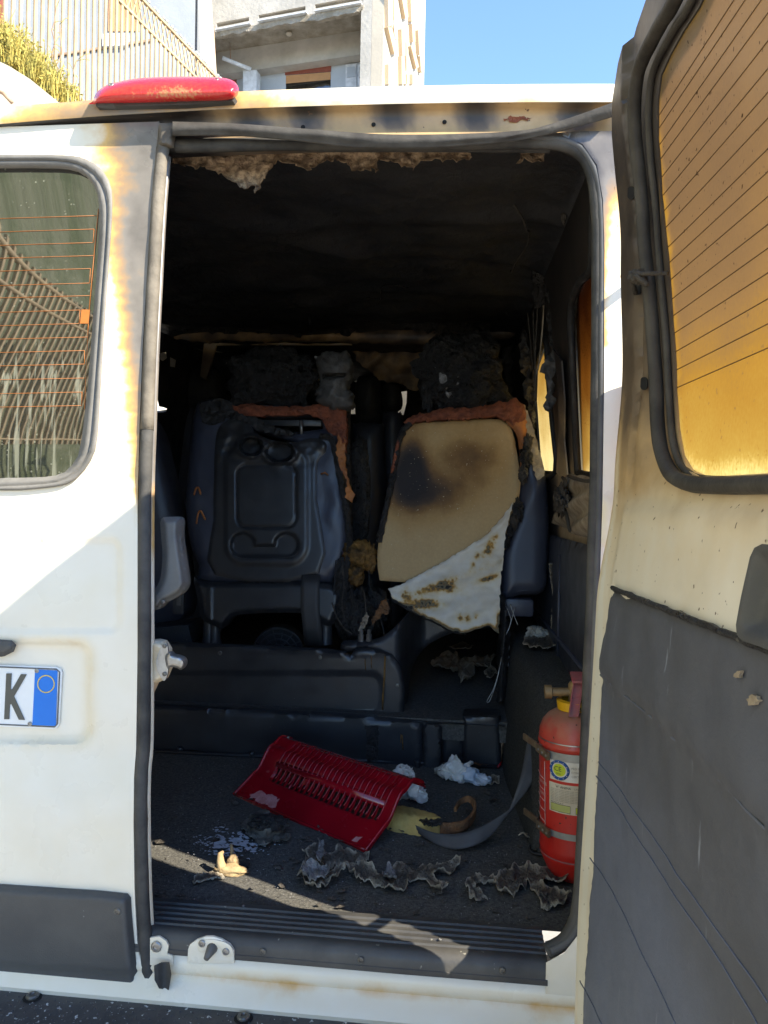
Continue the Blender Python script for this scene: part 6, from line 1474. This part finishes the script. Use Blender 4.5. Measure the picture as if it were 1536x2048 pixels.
# fine grit over the carpet
vs = []; fs = []
for i in range(1500):
    x = rnd.uniform(-.75, .16); y = rnd.uniform(.11, .93); r = rnd.uniform(.0005, .0017); c = Vector((x, y, ZF + .0045)); k = len(vs)
    for j in range(5): vs.append(c + Vector((math.cos(j * 1.257) * r * rnd.uniform(.6, 1.4), math.sin(j * 1.257) * r, 0)))
    vs.append(c + UP * r); fs += [(k + j, k + (j + 1) % 5, k + 5) for j in range(5)]
o = obj('floor_grit', vs, fs, m_ashgrey); tag(o, 'fine pale ash grit scattered over the black carpet', 'grit', kind='stuff')
vs = []; fs = []
for i in range(420):
    x = rnd.gauss(-.22, .3); y = rnd.uniform(.12, .75)
    if not (-.75 < x < .17): continue
    r = rnd.uniform(.002, .009) * (1 if rnd.random() < .8 else 1.8); a = rnd.uniform(0, 6.28); c = Vector((x, y, ZF + .006)); k = len(vs); tl_ = rnd.uniform(-.5, .5)
    for j in range(7):
        th = j * .898 + a; rr2 = r * rnd.uniform(.4, 1.3); vs.append(c + Vector((math.cos(th) * rr2, math.sin(th) * rr2 * .7, max(-.002, math.cos(th + a) * rr2 * tl_))))
    vs.append(c + UP * r * .35); fs += [(k + j, k + (j + 1) % 7, k + 7) for j in range(7)]
o = obj('char_flakes', vs, fs, m_ash); tag(o, 'small curled char flakes strewn between the larger scraps', 'flakes', kind='stuff')
# sunlit foam crumb
e = empty('foam_fragment', PZ(460, 1738, ZF), 'torn cream foam fragment lying in the strip of sunlight', 'foam')
blob('foam_lump', PZ(460, 1748, ZF) + UP * .008, (.034, .016, .012), m_foamcr, e, 4, .25, 1.6, 2.2)
blob('foam_lump', PZ(466, 1742, ZF) + UP * .020, (.013, .010, .013), m_foamcr, e, 4, .2, 1.4, 3.2); blob('foam_char', PZ(484, 1736, ZF) + UP * .010, (.016, .01, .012), m_char, e, 3, .4, 1.8, 4)
tube('foam_horn', [PZ(446, 1750, ZF) + UP * .006, PZ(440, 1746, ZF) + UP * .022, PZ(440, 1742, ZF) + UP * .036, PZ(446, 1740, ZF) + UP * .038], [.012, .009, .006, .003], m_foamcr, e, 8)
tube('foam_horn', [PZ(464, 1736, ZF) + UP * .024, PZ(463, 1732, ZF) + UP * .038, PZ(461, 1730, ZF) + UP * .044], [.004, .0035, .003], m_foamcr, e, 8)
# yellow foam with toasted curl
e = empty('foam_slab', PZ(840, 1655, ZF), 'long yellow foam slab with toasted brown curl beside the seat belt', 'foam')
sheet('slab', sp2([(774, 1642), (786, 1632), (812, 1630), (850, 1640), (880, 1650), (892, 1662), (880, 1672), (850, 1674), (810, 1668), (776, 1660)], 4), lambda u, v, d: PZ(u, v, ZF) + UP * (.006 + .028 * math.sqrt(min(1, d / 10)) + .003 * nz(u / 8, v / 6)), 3.2, m_yfoam, e, .005, -UP)
sheet('burnt_rim', rag(densify([(838, 1668), (862, 1660), (892, 1664), (880, 1676), (850, 1678)], 3), 3, 6, 2), lambda u, v, d: PZ(u, v, ZF) + UP * (.032 + .004 * nz(u / 5, v / 5)), 3, m_char, e, .004, -UP)
cu = [(880, 1662), (905, 1664), (930, 1660), (946, 1648), (948, 1634), (936, 1626), (918, 1630), (910, 1640)]
cc = spline([PZ(u, v + 8, ZF) + UP * h for (u, v), h in zip(cu, (.014, .018, .022, .03, .04, .045, .04, .034))], 5)
ribbon('toasted_curl', cc, [Vector((0, .004, .014)) * (1 - .7 * k / len(cc)) for k in range(len(cc))], m_brfoam, e, .003)
# red grille cover: a moulded barrel-shaped lamp grille
A0 = PZ(466, 1591, ZF); B0 = PZ(731, 1706, ZF); A1 = PZ(742, 1610, ZF)
AX = (B0 - A0); LX = AX.length; AX.normalize(); WD = Vector((-AX.y, AX.x, 0))
rc = empty('red_grille_cover', (A0 + B0) / 2, 'dark red moulded plastic grille cover lying on the black carpet', 'cover')
WID = .225; HH = .118
def rcp(s, t, off=0.0):
    """s along (m), t across 0..1 over the arch"""
    x = t * WID; k = interp(t, [(0, .0), (.30, .34), (.62, .86), (.80, 1.0), (.92, .93), (1.0, .80)])
    if t < .3: k = .34 * t / .3
    tw = .0 + .10 * (s / LX)
    p = A0 + AX * s + WD * (x * (1 - .10 * k) ) + UP * (HH * k + .002 + off)
    return p
def rc_off(s, t):
    o = 0.0; f = s / LX
    inner = sdrr(s, t * WID, LX * .52, .128, LX * .40, .062, .03)
    o -= .005 * sstep(.003, -.004, inner)
    return o
slots = []; NS = 21; ns_in = LX * .80 / NS
for k in range(NS):
    s0 = LX * .13 + k * ns_in
    if k == 6: slots.append([(s0 + .003, .33), (s0 + ns_in - .003, .33), (s0 + ns_in - .003, .42), (s0 + .003, .42)]); continue
    slots.append([(s0 + .003, .33), (s0 + ns_in - .003, .33), (s0 + ns_in - .003, .49), (s0 + .003, .49)])
SCL = WID
ol = [(0, 0), (LX, 0), (LX, SCL), (0, SCL)]
sheet('shell', ol, lambda s, w, d: rcp(s, w / SCL, rc_off(s, w / SCL) - .004 * sstep(.004, 0, d)), .0058, m_red, rc, .003, -UP, holes=[[(a, b * SCL) for a, b in h] for h in slots], jit=.05)
for k in range(NS + 1):
    s0 = LX * .13 + k * ns_in
    tube('rib', [rcp(s0 + .008 * math.sin((t - .33) / .47 * 1.2), t, .0005) for t in [.33 + .47 * j / 12 for j in range(13)]], .0016, m_red, rc, 6)
tube('rim', [rcp(s, .012, .001) for s in [LX * j / 20 for j in range(21)]], .0035, m_red, rc, 6)
tube('end_rim', [rcp(LX - .002, j / 20, .001) for j in range(21)], .004, m_red, rc, 6); tube('end_rim', [rcp(.002, j / 20, .001) for j in range(21)], .004, m_red, rc, 6)
for (s_, t_) in ((LX * .05, .82), (LX * .955, .86)): place('screw', screw_st, rcp(s_, t_, .002), (0, 0, 1), .005, rc)
# lamp holder strip seen under the slots
tube('lamp_bar', [rcp(s, .50, -.016) for s in (LX * .12, LX * .5, LX * .93)], .012, m_red, rc, 8)
def scuff(pts, seed):
    sheet('scuff', rag(densify(pts, .006), .006, .012, seed), lambda s, w, d: rcp(s, w / SCL, rc_off(s, w / SCL) + .0009), .006, m_redscuff, rc, .0004, -UP)
scuff([(.05, .012), (.10, .006), (.155, .010), (.150, .030), (.11, .034), (.065, .030)], 1); scuff([(LX - .05, .010), (LX - .035, .010), (LX - .035, .022), (LX - .05, .022)], 2)

# ---- seat belt trailing over the wheel arch to the floor
sb = empty('seat_belt', PZ(920, 1690, ZF), 'grey seat belt webbing trailing from the wheel arch to the foam slab', 'seat belt')
ctr = [(1140, 1290, 1.30), (1122, 1330, 1.02), (1104, 1370, .86), (1090, 1402, .74), (1076, 1470, .60), (1060, 1545, .52), (1030, 1610, .48), (990, 1652, .44), (940, 1678, .41), (890, 1684, .42), (850, 1676, .45), (820, 1660, .50), (802, 1640, .56)]
cp_ = []
for (u, v, y) in ctr: 
    p = PY(u, v, y); p.z = max(p.z, ZF + .014); cp_.append(p)
wv = [Vector((.020, .016, .004))] * 2 + [Vector((.022, .008, .0))] * 2 + [Vector((.024, .006, .004)), Vector((.023, .010, .010)), Vector((.019, .014, .016)), Vector((.012, .016, .018)), Vector((.004, .012, .014)), Vector((-.002, .010, .011)), Vector((-.004, .007, .008)), Vector((-.004, .003, .006)), Vector((-.003, .001, .004))]
def rsm(L, n): return [tuple(p) for p in spline(L, n)]
ribbon('webbing', [Vector(p) for p in rsm(cp_[3:], 6)], [Vector(p) for p in rsm(wv[3:], 6)], m_belt, sb, .0011)
ribbon('upper_webbing', [Vector(p) + Vector((-.002, -.004, .004)) for p in rsm(cp_[:4], 6)], [Vector(p) * 1.05 for p in rsm(wv[:4], 6)], m_beltdk, sb, .0012)
box('belt_slide', cp_[3] + Vector((0, -.006, 0)), (.058, .010, .010), m_sealgrey, sb, .003)
place('rivet', screw_st, PY(1101, 1352, .875), (0, -1, .3), .0045, sb)
tube('melted_belt_end', [PY(u, v, y) + UP * .004 for u, v, y in ((814, 1662, .50), (802, 1646, .54), (798, 1634, .57))], [.006, .008, .004], m_seal, sb, 8)

# ---- fire extinguisher
EB = Vector((.247, .335, ZF + .004)); EA = Vector((-.030, -.012, 1)).normalized()
ex = empty('fire_extinguisher', EB, 'red fire extinguisher strapped upright at the right edge of the opening', 'extinguisher')
ER = .074
prof = [(0, .010), (.045, .010), (.052, .0), (.058, .004), (.064, .020), (.0725, .040), (ER, .046), (ER, .055), (ER + .0015, .060), (ER, .066), (ER, .272), (ER + .002, .275), (ER + .002, .279), (ER, .283), (ER, .290), (.0725, .302), (.067, .317), (.056, .330), (.042, .339), (.030, .343), (.026, .346), (.0, .346)]
eb = lathe('body', prof, EB, EA, m_ext, ex, 56)
at = eb.data.attributes.new('soot', 'FLOAT', 'POINT'); at.data.foreach_set('value', [min(1, max(0, (v.co - EB).dot(EA) / .346 - .74) * 3.2) + .05 for v in eb.data.vertices])
EX = (Vector((1, 0, 0)) - EA * EA.x).normalized(); EYv = EA.cross(EX)
def ecyl(ang, h, off=0.0):
    """ang: degrees, 0 faces the photographer, negative to the left"""
    a = R(ang - 90 - 16); r = ER + off; return EB + EA * h + (EX * math.cos(a) + EYv * math.sin(a)) * r
def patch(name, a0, a1, h0, h1, off, mat, par, rnd_=0.0):
    sheet(name, [(a0, h0 * 1000), (a1, h0 * 1000), (a1, h1 * 1000), (a0, h1 * 1000)], lambda a, h, d: ecyl(a, h / 1000, off), 5, mat, par, .0004, EA * 0 + Vector((0, .0, 0)) if False else Vector((0, 1, 0)))
VA = -14.0      # label centre direction
lab1 = (-36, 40)
def band(name, h, w, off, mat, a0=-180, a1=180):
    vs = []; fs = []; n = 64
    full = (a1 - a0) >= 359
    for k in range(n if full else n + 1):
        a = a0 + (a1 - a0) * k / n
        for (o, dh) in ((off, -w / 2), (off, w / 2)): vs.append(ecyl(a, h + dh, o))
    m = n if full else n + 1
    for k in range(m if full else m - 1): j = (k + 1) % m; fs.append((2 * k, 2 * k + 1, 2 * j + 1, 2 * j))
    return obj(name, vs, fs, mat, ex, True)
patch('white_label', -34, 55, .213, .253, .0008, m_labelw, ex); patch('paper_label', -36, 55, .148, .207, .0008, m_label, ex)
def el(pts, w, mat, off=.0016, nm='label_line'): tube(nm, [ecyl(a, h, off) for a, h in pts], w, mat, ex, 4)
el([(-46, .090), (-46, .243)], .0007, m_whiteink)
for h in (.090, .118, .140, .160, .182, .205): el([(-78, h + .006), (-62, h + .002), (-46, h)], .0006, m_whiteink)
for h, t_ in ((.194, 'ESTINTORE'), (.171, 'POLVERE'), (.150, '1 2 3')): text_into('label_text', t_, .009, lambda x, y, h=h: ecyl(-77 + x / ER * 57.3, h + y, .0014), m_whiteink, ex)
rg_ = [(math.cos(2 * math.pi * k / 30), math.sin(2 * math.pi * k / 30)) for k in range(30)]
cc_ = (-17.0, .235)
tube('emblem_ring', [ecyl(cc_[0] + 14.5 * c, cc_[1] + .0175 * s, .0014) for c, s in rg_], .0028, m_blueink, ex, 6, closed=True)
sheet('emblem_disc', [(cc_[0] + 10.5 * c, (cc_[1] + .0125 * s) * 1000) for c, s in rg_], lambda a, h, d: ecyl(a, h / 1000, .0016), 4, m_lime2, ex, .0003, BK)
for k in range(12):
    t = 2 * math.pi * k / 12; p = ecyl(cc_[0] + 14.5 * math.cos(t), cc_[1] + .0175 * math.sin(t), .0042)
    blob('emblem_star', p, (.0011, .0011, .0011), m_whiteink, ex, 1, 0)
def elab(s, size, a, h, mat=m_ink, nm='label_text'): text_into(nm, s, size, lambda x, y: ecyl(a + x / ER * 57.3, h + y, .0022), mat, ex)
elab('CE', .0135, -25.5, .233); elab('0036', .005, -22, .2262)
for i, s_ in enumerate(('PED 97/23', 'CON POLVERE', 'CERTIFICATO')): elab(s_, .0060, 2, .240 - i * .008, m_inkgrey)
elab('"A" ANIMA', .0068, -24, .1990); elab('UNI', .0055, 6, .1990, m_inkgrey)
for i in range(8): elab('mnuo ionau moineu raomn inuam oani', .0036, -32, .1945 - i * .0032, m_inkgrey)
elab('MATRICOLA N', .0042, -32, .1672); elab('ANNO', .004, 14, .1695); elab('COSTR.', .004, 10, .1655)
patch('lime_box', -32, 0, .151, .1655, .0012, m_lime, ex); patch('lime_box', 8, 40, .151, .1635, .0012, m_lime2, ex)
for a0_, a1_, h0, h1 in ((-32, 0, .151, .1655), (8, 40, .151, .1635)): tube('box_outline', [ecyl(a, h, .0018) for a, h in ((a0_, h0), ((a0_ + a1_) / 2, h0), (a1_, h0), (a1_, h1), ((a0_ + a1_) / 2, h1), (a0_, h1))], .0004, m_ink, ex, 4, closed=True)
band('upper_band', .2615, .016, .0022, m_band, -42, 180); band('lower_band', .103, .013, .0022, m_band); band('wire_ring', .2865, .0025, .0012, m_steel); band('seam_ring', .050, .003, .0018, m_pinkred)
def clip(h, tilt):
    c = ecyl(-50, h, .006); t = (ecyl(-26, h, .01) - ecyl(-74, h, .01)).normalized(); nn = (c - EB - EA * h).normalized()
    t2 = (t + EA * tilt).normalized(); up = nn.cross(t2)
    g = box('strap_clip', c + t2 * .006, (.050, .007, .016), m_strap, ex, .002, (t2, nn, up))
    box('clip_lever', ecyl(-74, h + .002, .008) - t2 * .020 + nn * .002, (.048, .004, .014), m_strap, ex, .0015, ((t2 - nn * .1).normalized(), nn, up))
    for s in (-.012, .004, .018): place('clip_rivet', screw_st, c + t2 * (s + .006) + nn * .0035, nn, .0028, ex)
clip(.264, -.12); clip(.105, -.06)
# valve, lever and tag
V0 = EB + EA * .343
lathe('valve_body', [(.020, 0), (.020, .012), (.014, .016), (.014, .050), (.010, .056), (0, .056)], V0, EA, m_brass, ex, 16)
lathe('valve_port', [(.0, -.062), (.014, -.062), (.014, -.048), (.009, -.046), (.009, .05), (0, .05)], V0 + EA * .034, EX, m_brass, ex, 14)
tg = lathe('yellow_tag_ring', [(.026, .002), (.036, .0), (.038, .018), (.028, .020)], V0, EA, m_yellow, ex, 30)
text_into('tag_text', 'E 8003', .013, lambda x, y: V0 + EA * (.003 + y) + (EX * math.cos(R(-104) + x / .038) + EYv * math.sin(R(-104) + x / .038)) * .0386, m_ink, ex)
lv = [V0 + EX * -.010 + Vector((0, -.044, -.006)), V0 + EX * -.004 + Vector((0, -.032, .030)), V0 + EX * .002 + Vector((0, -.020, .060))]
for k, (p, q2) in enumerate(zip(lv, lv[1:])):
    d = (q2 - p); ww = EX; nn = d.cross(ww).normalized()
    box('carry_lever', (p + q2) / 2, (.017, .003, d.length), m_pinkred, ex, .001, (ww, nn, d.normalized()))
    for s in (-1, 1): box('lever_flange', (p + q2) / 2 + ww * (.009 * s) - nn * .004 * (1 if nn.y > 0 else -1), (.002, .010, d.length), m_pinkred, ex, 0, (ww, nn, d.normalized()))
box('top_lever', lv[2] + Vector((.0, .004, .008)), (.028, .042, .006), m_pinkred, ex, .002, (EX, Vector((.0, .96, .28)), Vector((0, -.28, .96))))
box('lever_core', lv[2] + Vector((.004, .012, -.022)), (.018, .016, .05), m_brass, ex, .002)
# small sticker at the corner of the tread plate
e = empty('paper_sticker', PZ(1099, 1888, .634), 'small white printed sticker at the right end of the black tread plate', 'sticker')
stq = [(1090, 1883), (1101.5, 1880), (1106, 1893), (1092, 1896)]
prism('paper', [PZ(u, v, .643) for u, v in stq], UP * .0006, m_tissue, e)
tube('printed_arc', [PZ(u, v, .6440) for u, v in sp2([(1092.5, 1894), (1093.5, 1889.5), (1096, 1887.8), (1098.5, 1889.5), (1099.5, 1893.5)], 4, False)], .0009, m_ink, e, 5)
prism('printed_mark', [PZ(u, v, .6440) for u, v in ((1101, 1891.5), (1104, 1891), (1104.4, 1893), (1101.4, 1893.5))], UP * .0003, m_ink, e)
